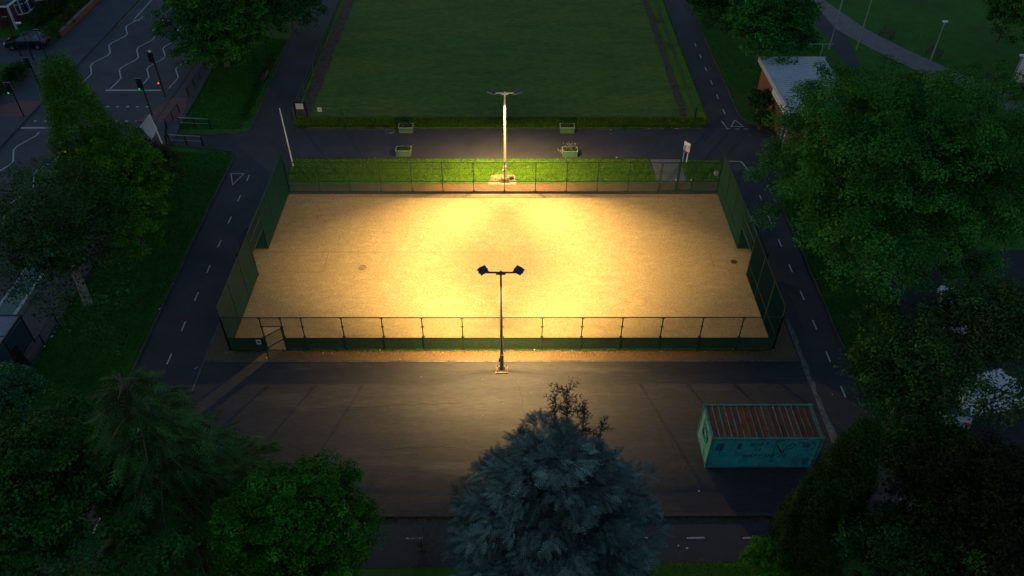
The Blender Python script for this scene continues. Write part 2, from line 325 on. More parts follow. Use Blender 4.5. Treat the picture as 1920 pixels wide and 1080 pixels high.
# ------------------------------------------------------------------ painted markings
PZ = .022
def marking(P, name='painted_mark', label=None, group=None):
    m = MB()
    for (a, b, wd) in P:
        ax, ay = a; bx, by = b; L = math.hypot(bx-ax, by-ay); nx, ny = -(by-ay)/L*wd/2, (bx-ax)/L*wd/2
        m.poly([(ax-nx, ay-ny), (bx-nx, by-ny), (bx+nx, by+ny), (ax+nx, ay+ny)], PZ)
    o = m.build(name, M_PAINT); return tag(o, label, 'road marking', group)
ORD = ['first', 'second', 'third', 'fourth', 'fifth', 'sixth', 'seventh', 'eighth', 'ninth', 'tenth', 'eleventh', 'twelfth', 'thirteenth', 'fourteenth', 'fifteenth', 'sixteenth']
ys = [34.3+3.01*i for i in range(-4, 8)]
for i, y in enumerate(ys[::-1]):
    marking([((-21.83-.012*(y-34), y), (-21.84-.012*(y-34), y+.92), .09)], 'lane_dash', 'white dash on the left path, %s one down from the painted triangle' % ORD[i], 'dashes along the left path')
for i, y in enumerate([28.5+2.98*i for i in range(0, 9)]+[66.9, 69.95, 73.0, 76.0, 79.1, 82.1]):
    marking([((20.55, y), (20.55, y+.92), .09)], 'lane_dash', ('white dash on the right path, %s one counted up from the container' % ORD[i]) if i < 9 else ('white dash on the far right path, %s one beyond the painted triangle' % ORD[i-9]), 'dashes along the right path')
for i, x in enumerate((-14, -11.1, -8.3, -5.4, 6.35, 9.2, 12.1, 15.0)):
    marking([((x, 21.93), (x+.92, 21.95), .08)], 'lane_dash', ('white dash on the bottom path left of the blue conifer, %s from the left' % ORD[i]) if i < 4 else ('white dash on the bottom path right of the blue conifer, %s from the tree' % ORD[i-4]), 'dashes along the bottom path')
marking([((-23.72, 56.5), (-22.6, 56.5), .07), ((-22.6, 56.5), (-23.13, 54.8), .07), ((-23.13, 54.8), (-23.72, 56.5), .07)], 'give_way_triangle', 'white outlined triangle painted on the path left of the court')
marking([((20.6, 64.5), (21.8, 64.5), .08), ((21.8, 64.5), (21.25, 65.7), .08), ((21.25, 65.7), (20.6, 64.5), .08), ((20.1, 64.1), (20.45, 64.1), .1), ((20.9, 64.05), (21.3, 64.05), .1), ((21.7, 64.05), (22.1, 64.05), .1), ((19.95, 65.6), (20.2, 64.1), .08)], 'give_way_triangle', 'white outlined triangle painted near the pavilion')
marking([((19.0, 58.5), (20.2, 58.45), .08), ((20.2, 58.45), (20.5, 57.0), .08)], 'corner_mark', 'white corner mark painted beside the right end of the court')
marking([((-40.3, 71.7), (-34.8, 71.7), .28)], 'stop_line', 'white stop line across the road before the crossing')
marking([((-45.2, 64.25), (-40.6, 64.25), .28)], 'stop_line', 'white stop line beside the tall cypress')
def zig(x, y0, y1, lab):
    P = []; y = y0; s = 1; seg = 2.0; pt = (x+.25, y0)
    while y < y1:
        nx = x+(.42 if s > 0 else -.42)
        q = (nx, y+seg*.9); P.append((pt, q, .13)); q2 = (nx, y+seg*1.25) ; P.append((q, q2, .13)); pt = q2; y += seg*1.25; s = -s
    marking(P, 'zigzag_line', lab)
zig(-43.6, 72.9, 88.5, 'white zigzag line along the far left kerb of the road')
zig(-40.2, 71.9, 88.5, 'white zigzag line down the middle of the road above the stop line')
zig(-37.4, 72.1, 88.5, 'white zigzag line third from the left kerb above the stop line')
zig(-34.4, 72.1, 84, 'white zigzag line along the right kerb of the road above the stop line')
zig(-43.6, 46.0, 63.5, 'white zigzag line beside the pale birch, nearer the far kerb')
zig(-40.0, 42.0, 60.5, 'white zigzag line below the crossing in the middle of the road')
marking([((-43.9, 89.2), (-43.2, 89.2), .2), ((-41.2, 89.2), (-40.4, 89.2), .2), ((-43.9, 89.6), (-43.9, 100), .13)], 'road_line', 'white line running up the road past the zigzags')
for y in (65.5, 68.3):
    for i, x in enumerate(np.arange(-44.6, -34.6, .95)):
        marking([((x, y), (x+.28, y), .2)], 'crossing_stud', 'small pale crossing stud, %s from the left in the row %s the stop line' % (ORD[i], 'nearer' if y > 67 else 'farther from'), 'studs along the crossing')
marking([((-35.25, 30), (-35.25, 47), .18)], 'lane_line', 'white line on the road side of the teal cycle lane'); marking([((-33.75, 30), (-33.75, 47), .24)], 'lane_line', 'white line on the pavement side of the teal cycle lane')
yl = MB(); yl.poly([(-45.2, 88), (-45.1, 88), (-45.1, 120), (-45.2, 120)], PZ); tag(yl.build('yellow_line', mat('yellow_road_paint', (.30, .20, .06))), 'faded yellow line along the far left kerb', 'road marking')

# ------------------------------------------------------------------ sports court fencing
HN, HS = 2.88, 3.72; MID = 1.05
def mesh_panel(L, z0, z1, gap, wr, hgap=.2):
    """welded wire panel standing on local x axis from 0..L: real wires"""
    n = max(2, int(L/gap)); V = []; Fc = []
    def prism(a, b, r, ax):
        o = len(V)
        for p in (a, b):
            for (c, s) in ((0, 1), (.87, -.5), (-.87, -.5)):
                V.append((p[0]+(c*r if ax == 'z' else 0), p[1]+s*r, p[2]+(c*r if ax == 'x' else 0)))
        Fc.extend([(o, o+1, o+4, o+3), (o+1, o+2, o+5, o+4), (o+2, o, o+3, o+5)])
    for i in range(1, n): prism((L*i/n, 0, z0), (L*i/n, 0, z1), wr, 'z')
    z = z0+hgap
    while z < z1: prism((0, .012, z), (L, .012, z), wr, 'x'); z += hgap
    m = MB(); m.add(V, Fc); return m
PANELS = {}
def panel(L, z0, z1, gap, wr, parent, p0, ang, name='mesh_panel', hgap=.2):
    key = (round(L, 2), round(z0, 2), round(z1, 2), gap, wr, hgap)
    pl = WLOC(parent); loc = (p0[0]-pl[0], p0[1]-pl[1], 0)
    if key not in PANELS:
        o = mesh_panel(L, z0, z1, gap, wr, hgap).build(name, M_FENCE, parent, local=True); PANELS[key] = o
        o.location = loc; o.rotation_euler = (0, 0, ang); return o
    return linked(PANELS[key], name, parent, loc, ang)
def fence_run(root, P0, P1, H, stops, low=(.07, .020), up=(.055, .0075), board=False, skip=(), hg=.2):
    d = np.array(P1)-np.array(P0); L = float(np.hypot(*d)); u = d/L; ang = math.atan2(u[1], u[0])
    pt = lambda t: np.array(P0)+u*t
    for i, t in enumerate(stops):
        p = pt(t); m = MB(); m.box((p[0], p[1], H/2), (.075, .075, H), ang)
        for zz in (H-.06, MID+.55*(H-MID), MID+.12, .1):
            m.box((p[0], p[1], zz), (.22, .10, .035), ang)
        m.build('fence_post', M_FENCE2, root)
    for i in range(len(stops)-1):
        if i in skip: continue
        a, b = stops[i], stops[i+1]; pa, pb = pt(a+.04), pt(b-.04)
        for zz, nm in ((H-.02, 'top_rail'), (MID, 'mid_rail'), (.05, 'base_rail')):
            MB().bar((pa[0], pa[1], zz), (pb[0], pb[1], zz), .05, .045).build(nm, M_FENCE2, root)
        panel(b-a-.08, MID+.02, H-.04, up[0], up[1], root, pa, ang, hgap=hg)
        if board:
            mm = MB(); ctr = (pa+pb)/2; mm.box((ctr[0], ctr[1], (MID+.03)/2+.03), (b-a-.09, .02, MID-.1), ang); mm.build('rebound_board', M_BOARD, root)
        else: panel(b-a-.08, .07, MID-.02, low[0], low[1], root, pa, ang, 'lower_mesh_panel', min(hg, .1) if hg < 1 else 2)

xs_n = [0, -15.7-XL, -14.4-XL]+[-13.11-XL+2.53*k for k in range(0, 12)]+[XR-XL]
r = thing('court_fence', 'long green mesh fence with solid lower boards on the near side of the court', 'fence', (0, YN, 0))
fence_run(r, (XL, YN), (XR, YN), HN, xs_n, board=True, skip=(1,), up=(.06, .010), hg=2.5)
for zz in (2.1, HN-.02): MB().bar((-15.66, YN, zz), (-14.44, YN, zz), .05, .045).build('top_rail', M_FENCE2, r)
panel(1.22, 2.14, HN-.04, .055, .0075, r, (-15.66, YN), 0)
xs_f = [0]+[-0.4-XL+2.535*k for k in range(-6, 6)]+[13.75-XL, 15.0-XL, XR-XL]
r = thing('court_fence', 'green mesh fence on the far side of the court in front of lit grass', 'fence', (0, YF, 0))
fence_run(r, (XL, YF), (XR, YF), HN, xs_f, low=(.06, .0095), skip=(12, 13), hg=.6)
for zz in (HN-.02,): MB().bar((12.4, YF, zz), (14.96, YF, zz), .05, .045).build('top_rail', M_FENCE2, r)
for nm, x0, x1, lab in (('gate', 12.36, 13.7, 'closed green mesh gate leaf at the slab, left one of the pair'), ('gate', 13.8, 14.94, 'closed green mesh gate leaf at the slab, right one of the pair')):
    g = thing(nm, lab, 'gate', (x0, YF, 0))
    f = MB()
    for x in (x0+.03, x1-.03): f.bar((x, YF, .1), (x, YF, HN-.1), .06)
    for z in (.12, MID, HN-.12): f.bar((x0+.06, YF, z), (x1-.06, YF, z), .05)
    f.build('gate_frame', M_FENCE2, g); panel(x1-x0-.12, .15, HN-.15, .055, .009, g, (x0+.06, YF), 0)
    MB().bb(x1-.16, x1-.08, YF-.09, YF-.045, 1.15, 1.32).build('latch', M_POLEG, g)
def side(xw, sgn, lab):
    r = thing('court_fence', lab, 'fence', (xw, (YN+YF)/2, 0))
    xo = xw+sgn*RD
    for (a, b, n) in ((YN, REC[0], 3), (REC[1], YF, 3)):
        fence_run(r, (xw, a), (xw, b), HS, [(b-a)*k/n for k in range(n+1)], up=(.027, .0105), low=(.027, .012), hg=3)
    fence_run(r, (xo, REC[0]), (xo, REC[1]), 2.0, [0, REC[1]-REC[0]], up=(.045, .0095), low=(.045, .012))
    for y in REC:
        a, b = ((xw, y), (xo, y)) if sgn > 0 else ((xo, y), (xw, y))
        fence_run(r, a, b, 2.0, [.06, RD-.04], up=(.045, .013), low=(.045, .018))
    # framed panel above the goal mouth
    L = REC[1]-REC[0]; mt = mat('worn_green_frame', (.06, .13, .10), (.03, .09, .07), 4, .6)
    for z in (2.0, 2.95, HS+.012):
        MB().bar((xw, REC[0]+.05, z), (xw, REC[1]-.05, z), .05, .05).build('goal_crossbar', mt, r)
    panel(L-.08, 2.04, 2.92, .030, .0105, r, (xw, REC[0]+.04), math.pi/2, hgap=2); panel(L-.08, 2.98, HS-.02, .030, .0105, r, (xw, REC[0]+.04), math.pi/2, hgap=2)
    c = MB()
    for k in range(12):
        x = xw+sgn*RD*k/11; c.bar((x, REC[0]+.05, 2.02), (x, REC[1]-.05, 2.02), .016)
    c.build('recess_roof_mesh', M_FENCE, r)
    return r
side(XL, -1, 'tall dark green fence with a goal recess at the left end of the court')
side(XR, 1, 'tall dark green fence with a goal recess at the right end of the court')
# open gate leaf
g = thing('gate', 'narrow mesh gate standing open outwards at the near left of the court', 'gate', (-14.42, YN-.05, 0))
A = np.array((-14.46, YN-.08)); B = np.array((-15.42, YN-.95)); L = float(np.hypot(*(B-A))); ang = math.atan2(*(B-A)[::-1])
f = MB()
for p in (A, B): f.bar((p[0], p[1], .08), (p[0], p[1], 2.05), .05)
for z in (.1, MID, 2.03): f.bar((A[0], A[1], z), (B[0], B[1], z), .045)
f.build('gate_frame', M_FENCE2, g); panel(L, .12, 2.0, .05, .011, g, A, ang)
n = thing('notice', 'small white notice fixed to the near fence left of the open gate', 'sign', (-16.15, YN-.06, .75)); MB().bb(-16.3, -16.0, YN-.045, YN-.03, .55, .95).build('notice_panel', M_WHITE, n); MB().bb(-16.24, -16.06, YN-.05, YN-.046, .68, .84).build('notice_print', M_BLACK, n)

# ------------------------------------------------------------------ floodlights
def floodlight(x, y, sgn, mt, label, H=8.1):
    r = thing('floodlight', label, 'floodlight', (x, y, 0))
    m = MB(); m.tube([(x, y, 0), (x, y, 1.5), (x, y, 1.52), (x, y, H-.15)], [.13, .125, .10, .055], 12); m.build('pole', mt, r, smooth=False)
    m = MB(); m.box((x, y, .06), (.75, .6, .12)); m.build('concrete_base', mat('dirty_base', (.13, .10, .075), (.09, .07, .055), 4, .9), r)
    m = MB()
    for a in (-.28, .28):
        for b in (-.2, .2): m.tube([(x+a, y+b, .12), (x+a, y+b, .26)], .035, 6)
    m.box((x, y, .14), (.44, .40, .03)); m.build('base_plate', M_BLACK, r)
    MB().box((x-.16, y, 1.0), (.07, .13, .3)).build('access_hatch', mt, r)
    m = MB(); m.bar((x-.82, y, H), (x+.82, y, H), .075, .075); m.box((x, y, H-.08), (.55, .12, .10)); m.box((x, y, H+.06), (.12, .12, .07)); m.build('cross_arm', mt, r)
    for s in (-1, 1):
        c = Vector((x+s*1.02, y+sgn*.12, H+.02))
        tgt = Vector((c.x+s*1.9, y+sgn*2.6, 0)); d = (tgt-c).normalized()
        side_ = d.cross(Vector((0, 0, 1))).normalized(); up = side_.cross(d).normalized()
        R = Matrix((side_, up, -d)).transposed().to_4x4(); R.translation = c
        h = MB(); h.box((0, 0, .055), (.50, .40, .11)); h.box((0, .02, .16), (.42, .32, .10)); h.box((0, -.02, .235), (.28, .2, .05))
        for k in range(5): h.box((-.17+.085*k, .10, .235), (.02, .16, .05))
        rm = MB(); rm.box((0, .215, .03), (.56, .03, .05)); rm.box((0, -.215, .03), (.56, .03, .05)); rm.box((.265, 0, .03), (.03, .398, .05)); rm.box((-.265, 0, .03), (.03, .398, .05)); rmv = MB(); rmv.v = [tuple(R @ Vector(p)) for p in rm.v]; rmv.f = rm.f; rmv.m = rm.m; rmo = rmv.build('head_rim', M_POLEG, r)
        hv = MB(); hv.v = [tuple(R @ Vector(p)) for p in h.v]; hv.f = h.f; hv.m = h.m
        ho = hv.build('lamp_head', M_HEAD, r)
        lz = MB(); lz.box((0, 0, -.004), (.44, .34, .006)); lv = MB(); lv.v = [tuple(R @ Vector(p)) for p in lz.v]; lv.f = lz.f; lv.m = lz.m
        lo = lv.build('lens', M_LENS, r); lo.parent = ho
        b = MB(); q = c+Vector((0, 0, .0))
        for e_ in (-1, 1):
            p1 = R @ Vector((e_*.345, 0, .02)); b.bar((x+s*.80, y, H), tuple(p1), .035)
        b.build('bracket', mt, r)
        # asymmetric optic: a tight throw over the pitch and a soft spill below
        for W_, ax_, ay_, sp_ in ((LAMP_THROW, 5.2, 10.1, 70), (LAMP_SPILL, 1.2, .3, 110)):
            L = bpy.data.lights.new('flood_lamp', 'AREA'); L.shape = 'RECTANGLE'; L.size = .30; L.size_y = .22; L.energy = W_; L.color = LAMP_COL; L.spread = math.radians(sp_)
            lo_ = bpy.data.objects.new('flood_lamp', L); COL.objects.link(lo_)
            q = c+d*.05+Vector((0, 0, -.03 if sp_ > 100 else -.06)); dd = (Vector((c.x+s*ax_, y+sgn*ay_, 0))-q).normalized()
            M2 = dd.to_track_quat('-Z', 'Y').to_matrix().to_4x4(); M2.translation = q; lo_.matrix_world = M2
            lo_.parent = r; lo_.matrix_parent_inverse = Matrix.Translation((-x, -y, 0))
    return r
floodlight(-.49, 33.74, 1, mat('dark_galvanised', (.06, .06, .075), (.09, .09, .11), 4, .5), 'near floodlight on a dark pole standing on the forecourt outside the court')
floodlight(-.37, 55.34, -1, M_POLEW, 'far floodlight on a pale pole standing on the grass behind the court')
m = MB(); m.slab([(-1.8, 54.75), (.55, 54.75), (.45, 56.3), (-1.5, 56.3)], 0, .055)
pad = tag(m.build('concrete_pad', mat('stained_concrete', (.26, .19, .13), (.34, .26, .18), 3, .9, fine=(8, .4))), 'stained concrete pad round the foot of the far floodlight', 'pad')
m = thing('pole_clutter', 'dark cable box and bricks beside the foot of the far floodlight', 'cable box', (-.1, 55.5, .055)); MB().bb(.0, .35, 55.5, 55.8, .055, .2).build('box', M_BLACK, m); MB().bb(-.9, -.6, 55.3, 55.5, .055, .14).build('brick', M_BRICK, m)

# ------------------------------------------------------------------ shipping container
def container():
    x0, y0, W, D, H = 10.95, 26.33, 6.06, 2.44, 2.59; x1, y1 = x0+W, y0+D
    r = thing('shipping_container', 'teal steel container with rusty ribbed roof and graffiti on the forecourt', 'container', (x0+W/2, y0+D/2, 0), 0)
    f = MB()
    for x in (x0+.05, x1-.05):
        for y in (y0+.05, y1-.05): f.box((x, y, H/2+.01), (.11, .11, H-.02))
    for y in (y0+.05, y1-.05):
        for z in (.1, H-.05): f.bb(x0+.105, x1-.105, y-.055, y+.055, z-.06, z+.05)
    for x in (x0+.05, x1-.05):
        for z in (.1, H-.05): f.bb(x-.055, x+.055, y0+.105, y1-.105, z-.06, z+.05)
    f.build('frame', mat('worn_teal_frame', (.03, .26, .25), (.07, .12, .10), 2.5, .6, fine=(6, .3)), r)
    # near long wall: panels with shallow seams
    for k in range(5):
        a = x0+.11+k*(W-.22)/5; b = a+(W-.22)/5-.012
        MB().bb(a, b, y0+.03, y0+.06, .14, H-.1).build('side_panel', M_TEAL, r)
        MB().bb(a, b, y1-.06, y1-.03, .14, H-.1).build('side_panel', M_TEAL, r)
    # end walls corrugated
    for xx, s in ((x0+.03, 1), (x1-.03, -1)):
        n = 14
        for k in range(n):
            a = y0+.11+k*(D-.22)/n; m = MB(); wv = (D-.22)/n
            m.add([(xx+s*.04, a, .15), (xx+s*.04, a+wv*.25, .15), (xx, a+wv*.4, .15), (xx, a+wv*.85, .15), (xx+s*.04, a+wv, .15), (xx+s*.04, a, H-.1), (xx+s*.04, a+wv*.25, H-.1), (xx, a+wv*.4, H-.1), (xx, a+wv*.85, H-.1), (xx+s*.04, a+wv, H-.1)],
                  [(0, 1, 6, 5), (1, 2, 7, 6), (2, 3, 8, 7), (3, 4, 9, 8)])
            m.build('end_panel', M_TEALP, r)
    # roof: rusty strips with raised ribs between
    n = 17; wv = (W-.24)/n
    for k in range(n):
        a = x0+.12+k*wv
        o = MB().bb(a, a+wv*.80, y0+.12, y1-.12, H-.055, H-.03+.012*random.random()).build('roof_panel', random.choice((M_RUST, M_RUST, mat('grey_rusty_steel', (.075, .058, .055), (.13, .045, .025), 1.0, .8, fine=(6, .35)), mat('orange_rusty_steel', (.20, .062, .02), (.10, .035, .025), .9, .8, fine=(6, .35)))), r)
        MB().bb(a+wv*.80+.003, a+wv-.003-.02*random.random(), y0+.12, y1-.12, H-.05, H-.005+.02*random.random()).build('roof_rib', random.choice((M_TRIM, M_TRIM, mat('brown_roof_rib', (.10, .06, .045), (.06, .16, .13), 1.1, .8, fine=(6, .3), lo=.45, hi=.6), mat('pale_roof_rib', (.16, .30, .26), (.08, .10, .08), 1.3, .7, fine=(6, .3)))), r)
    for yy2 in (y0+.75, y0+D-.75):
        MB().bar((x0-.015, yy2, .15), (x0-.015, yy2, H-.12), .035).build('lock_bar', M_TEALP, r)
    for x in (x0+.06, x1-.06):
        for y in (y0+.05, y1-.05): MB().box((x, y, H-.03), (.18, .17, .12)).build('corner_casting', M_TRIM, r)
    # dents and an oval mark on the pale end
    m = MB()
    for rr in (.28, .46):
        for k in range(20):
            a, b = 2*math.pi*k/20, 2*math.pi*(k+1)/20
            m.bar((x0+.012, y0+D/2+rr*1.2*math.cos(a), 1.55+rr*math.sin(a)), (x0+.012, y0+D/2+rr*1.2*math.cos(b), 1.55+rr*math.sin(b)), .03, .03)
    m.build('end_scrawl', M_INK, r)
    # graffiti strokes on the near wall : (u 0..1, v 0..1)
    G = MB(); yy = y0+.026
    def stroke(P, wd=.042):
        for (a, b) in zip(P[:-1], P[1:]):
            G.bar((x0+a[0], yy, a[1]), (x0+b[0], yy, b[1]), wd, .006) if abs(a[0]-b[0]) < 1e-6 else G.bar((x0+a[0], yy, a[1]), (x0+b[0], yy, b[1]), .006, wd)
    LET = {'W': [[(0, 1), (.25, 0), (.5, .7), (.75, 0), (1, 1)]], 'H': [[(0, 0), (0, 1)], [(0, .5), (1, .55)], [(1, 0), (1, 1)]], 'A': [[(0, 0), (.5, 1), (1, 0)], [(.2, .4), (.8, .4)]], 'T': [[(0, 1), (1, 1.05)], [(.5, 1), (.5, 0)]],
           'I': [[(.5, 0), (.5, 1)]], 'S': [[(1, .9), (.5, 1), (.05, .75), (.9, .3), (.5, 0), (0, .1)]], 'P': [[(0, 0), (.05, 1), (.9, .85), (.85, .5), (0, .45)]], 'N': [[(0, 0), (0, 1), (1, 0), (1, 1)]], 'E': [[(1, 1), (0, 1), (0, 0), (1, 0)], [(0, .5), (.8, .5)]]}
    def word(t, x, z, w_, h, gap=.08, tilt=0):
        for i, ch in enumerate(t):
            for st in LET[ch]:
                stroke([(x+i*(w_+gap)+p[0]*w_+p[1]*h*.15, z+p[1]*h+tilt*i) for p in st])
    word('WHAT', 2.15, 1.93, .19, .30); word('IS', 2.45, 1.50, .16, .22); word('HAPPINESS', 2.0, .92, .19, .30, .075, .004)
    stroke([(3.75, 1.85), (3.95, 1.45), (4.05, 1.35), (4.2, 1.9), (4.5, 2.15), (4.65, 2.0), (4.5, 1.7), (4.25, 1.62)], .06)
    stroke([(3.65, 1.95), (3.85, 1.65), (4.0, 1.30)], .07)
    stroke([(4.75, 2.2), (5.3, 2.22)]); stroke([(5.05, 2.2), (5.1, 1.75)]); stroke([(5.25+.16*math.cos(a), 1.95+.16*math.sin(a)) for a in np.linspace(0, 6.3, 12)]); stroke([(5.25+.07*math.cos(a), 1.95+.07*math.sin(a)) for a in np.linspace(0, 6.3, 8)]); stroke([(5.5, 2.3), (5.75, 2.0), (5.6, 1.6)])
    for (a, b, c, d) in ((.35, .75, 1.55, 2.1), (1.5, 1.72, 1.7, 2.1), (5.35, 5.7, .25, .8)):
        for k in range(7): stroke([(a, c+(d-c)*k/6), (b, c+(d-c)*k/6+.03)], .05)
    stroke([(.6, 1.2), (.65, 2.1)], .06)
    G.build('graffiti', M_INK, r)
    rs = MB(); rs.slab([(x0+3.52, y0+.018), (x0+3.60, y0+.018), (x0+3.60, y0+.026), (x0+3.52, y0+.026)], .5, H-.1); rs.slab([(x0+3.603, y0+.018), (x0+3.95, y0+.018), (x0+3.95, y0+.026), (x0+3.603, y0+.026)], H-.28, H-.1)
    rs.build('rust_patch', mat('olive_rust', (.045, .11, .08), (.03, .20, .20), 4, .8), r)
    return r
container()

# ------------------------------------------------------------------ foliage engine
def raw_mesh(name, V, Fq, m, parent, tint=None, tri=False):
    me = bpy.data.meshes.new(name); nv = len(V); k = 3 if tri else 4; nf = len(Fq)
    me.vertices.add(nv); me.vertices.foreach_set('co', np.asarray(V, np.float32).ravel())
    me.loops.add(nf*k); me.loops.foreach_set('vertex_index', np.asarray(Fq, np.int32).ravel())
    me.polygons.add(nf); me.polygons.foreach_set('loop_start', np.arange(nf, dtype=np.int32)*k); me.polygons.foreach_set('loop_total', np.full(nf, k, np.int32))
    me.materials.append(m); me.update(calc_edges=True)
    if tint is not None:
        a = me.color_attributes.new('tint', 'FLOAT_COLOR', 'POINT')
        c = np.ones((nv, 4), np.float32); c[:, :3] = tint; a.data.foreach_set('color', c.ravel())
    o = bpy.data.objects.new(name, me); COL.objects.link(o)
    if parent is not None: o.parent = parent
    return o
def unit(a): return a/np.maximum(np.linalg.norm(a, axis=-1, keepdims=True), 1e-9)
def rdir(n, zmin=-1.0):
    z = RNG.uniform(zmin, 1, n); a = RNG.uniform(0, 2*np.pi, n); s = np.sqrt(1-z*z)
    return np.stack([s*np.cos(a), s*np.sin(a), z], 1)
def leaves(P, N, size, tint, asp=.62, fold=.18):
    n = len(P); N = unit(N); t = unit(np.cross(N, rdir(n))); b = np.cross(N, t)
    sz = (size*RNG.uniform(.6, 1.3, n))[:, None]
    V = np.stack([P-t*sz*.5, P+b*sz*asp*.5+N*sz*fold, P+t*sz*.5, P-b*sz*asp*.5+N*sz*fold], 1)
    Fq = np.arange(4*n).reshape(n, 4)
    return V.reshape(-1, 3), Fq, np.repeat(tint, 4, 0)
def join(parts):
    V = []; Fq = []; T = []; o = 0
    for v, f, t in parts: V.append(v); Fq.append(f+o); T.append(t); o += len(v)
    return np.concatenate(V), np.concatenate(Fq), np.concatenate(T)
def clumps(C, Rc, per, size, col, var=.35, flat=.75, asp=.62, outw=None, droop=0., hue=.15):
    """C clump centres (n,3), Rc radius (n,) -> leaves on upper shells of each"""
    n = len(C); idx = np.repeat(np.arange(n), per)
    D = rdir(n*per, -.35); rad = Rc[idx]*RNG.uniform(.55, 1.05, n*per)
    P = C[idx]+D*rad[:, None]*np.array([1, 1, flat])
    P[:, 2] -= droop*np.abs(RNG.normal(0, 1, len(P)))*Rc[idx]
    N = D*.9+rdir(n*per)*.5+np.array([0, 0, .75])
    col = np.array(col)*np.array([1.45, 1.7, .75])
    ct = 1+RNG.normal(0, var*.75, n).clip(-.65, 1.3); ht = RNG.normal(0, hue, n)
    lt = ct[idx]*(1+RNG.normal(0, var*.6, n*per)).clip(.35, 2.2)
    T = np.array(col)[None]*lt[:, None]; T[:, 0] *= 1+ht[idx]; T[:, 2] *= 1-ht[idx]*.5
    return leaves(P, N, size, T.clip(0.001, 1), asp)
M_LEAF = mat('foliage', (1, 1, 1), None, rough=.75, attr=True, spec=.12)
M_NEEDLE = mat('needles', (1, 1, 1), None, rough=.8, attr=True, spec=.1)
for mm in (M_LEAF, M_NEEDLE):        # thin leaves let a little light through
    n_ = mm.node_tree.nodes; l_ = mm.node_tree.links; b_ = n_['Principled BSDF']; tr = n_.new('ShaderNodeBsdfTranslucent'); mx = n_.new('ShaderNodeMixShader'); mx.inputs[0].default_value = .18
    src = b_.inputs['Base Color'].links[0].from_socket; l_.new(src, tr.inputs[0]); l_.new(b_.outputs[0], mx.inputs[1]); l_.new(tr.outputs[0], mx.inputs[2]); l_.new(mx.outputs[0], n_['Material Output'].inputs[0])

def limbs(root, base, tips, r0, topz, mt=M_BARK, sub=2, name='trunk'):
    m = MB(); b = Vector(base); top = Vector((base[0], base[1], topz))
    m.tube([b, b.lerp(top, .3)+Vector((random.uniform(-.1, .1), random.uniform(-.1, .1), 0)), b.lerp(top, .7), top], [r0*1.25, r0, r0*.7, r0*.35], 9)
    for t in tips:
        t = Vector(t); s = b.lerp(top, random.uniform(.35, .9)); mid = s.lerp(t, .5)+Vector((0, 0, random.uniform(.1, .5)))
        m.tube([s, mid, t], [r0*.38, r0*.22, r0*.06], 5)
        for _ in range(sub):
            q = mid.lerp(t, random.uniform(0, .6)); e_ = q+(t-s)*.3+Vector([random.uniform(-.8, .8) for _ in range(3)])
            m.tube([q, e_], [r0*.10, r0*.02], 4)
    return m.build(name, mt, root)

def broadleaf(px, py, rpx, zc, label, col, squash=.75, height_r=None, nb=22, nc=26, per=42, leaf=.20, clump=.55, lobes=(), var=.4, name='broadleaf_tree', flat=.7, group=None, ypx=None, hue=.15, bough=.42, inner=True, mt=M_BARK, sub=2, upper=-.6):
    c = at(px, py, zc); R = span(c, rpx); Ry = span(c, ypx) if ypx else R
    Rv = R*squash
    base = (c[0], c[1], 0)
    r = thing(name, label, 'tree', base, 0, group)
    ga = math.pi*(3-math.sqrt(5)); B = []; BR = []
    for k in range(nb):
        z = 1-(k+.5)/nb*(1-upper); s = math.sqrt(max(0, 1-z*z)); a = ga*k+random.uniform(-.3, .3)
        rr = random.uniform(.58, .80)
        B.append(c+np.array([s*math.cos(a)*R*rr, s*math.sin(a)*Ry*rr, z*Rv*rr])); BR.append(min(R, Ry)*bough*random.uniform(.75, 1.2))
    for (lx, ly, lr) in lobes:
        lp = at(lx, ly, zc); B.append(lp); BR.append(span(lp, lr))
    B = np.array(B); BR = np.array(BR)
    cc = []; cr = []
    for b, br_ in zip(B, BR):
        n = max(6, int(nc*(br_/BR.mean())**2)); d = rdir(n, -.45)
        q = b+d*br_*RNG.uniform(.75, 1.08, n)[:, None]*np.array([1, 1, .85])
        cc.append(q); cr.append(RNG.uniform(.65, 1.3, n)*clump)
    cc = np.concatenate(cc); cr = np.concatenate(cr)
    keep = cc[:, 2] > .6; cc, cr = cc[keep], cr[keep]
    parts = [clumps(cc, cr, per, leaf, col, var, flat, hue=hue)]
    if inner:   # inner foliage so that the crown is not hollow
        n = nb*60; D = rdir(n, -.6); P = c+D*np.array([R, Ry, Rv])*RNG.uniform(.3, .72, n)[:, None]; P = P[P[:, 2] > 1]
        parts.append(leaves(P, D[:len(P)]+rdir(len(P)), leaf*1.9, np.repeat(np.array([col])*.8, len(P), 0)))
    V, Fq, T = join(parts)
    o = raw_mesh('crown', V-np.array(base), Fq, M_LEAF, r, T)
    limbs(r, base, [tuple(b) for b in B[:nb]], max(.16, R*.055), c[2]+Rv*.3, mt, sub)
    return r

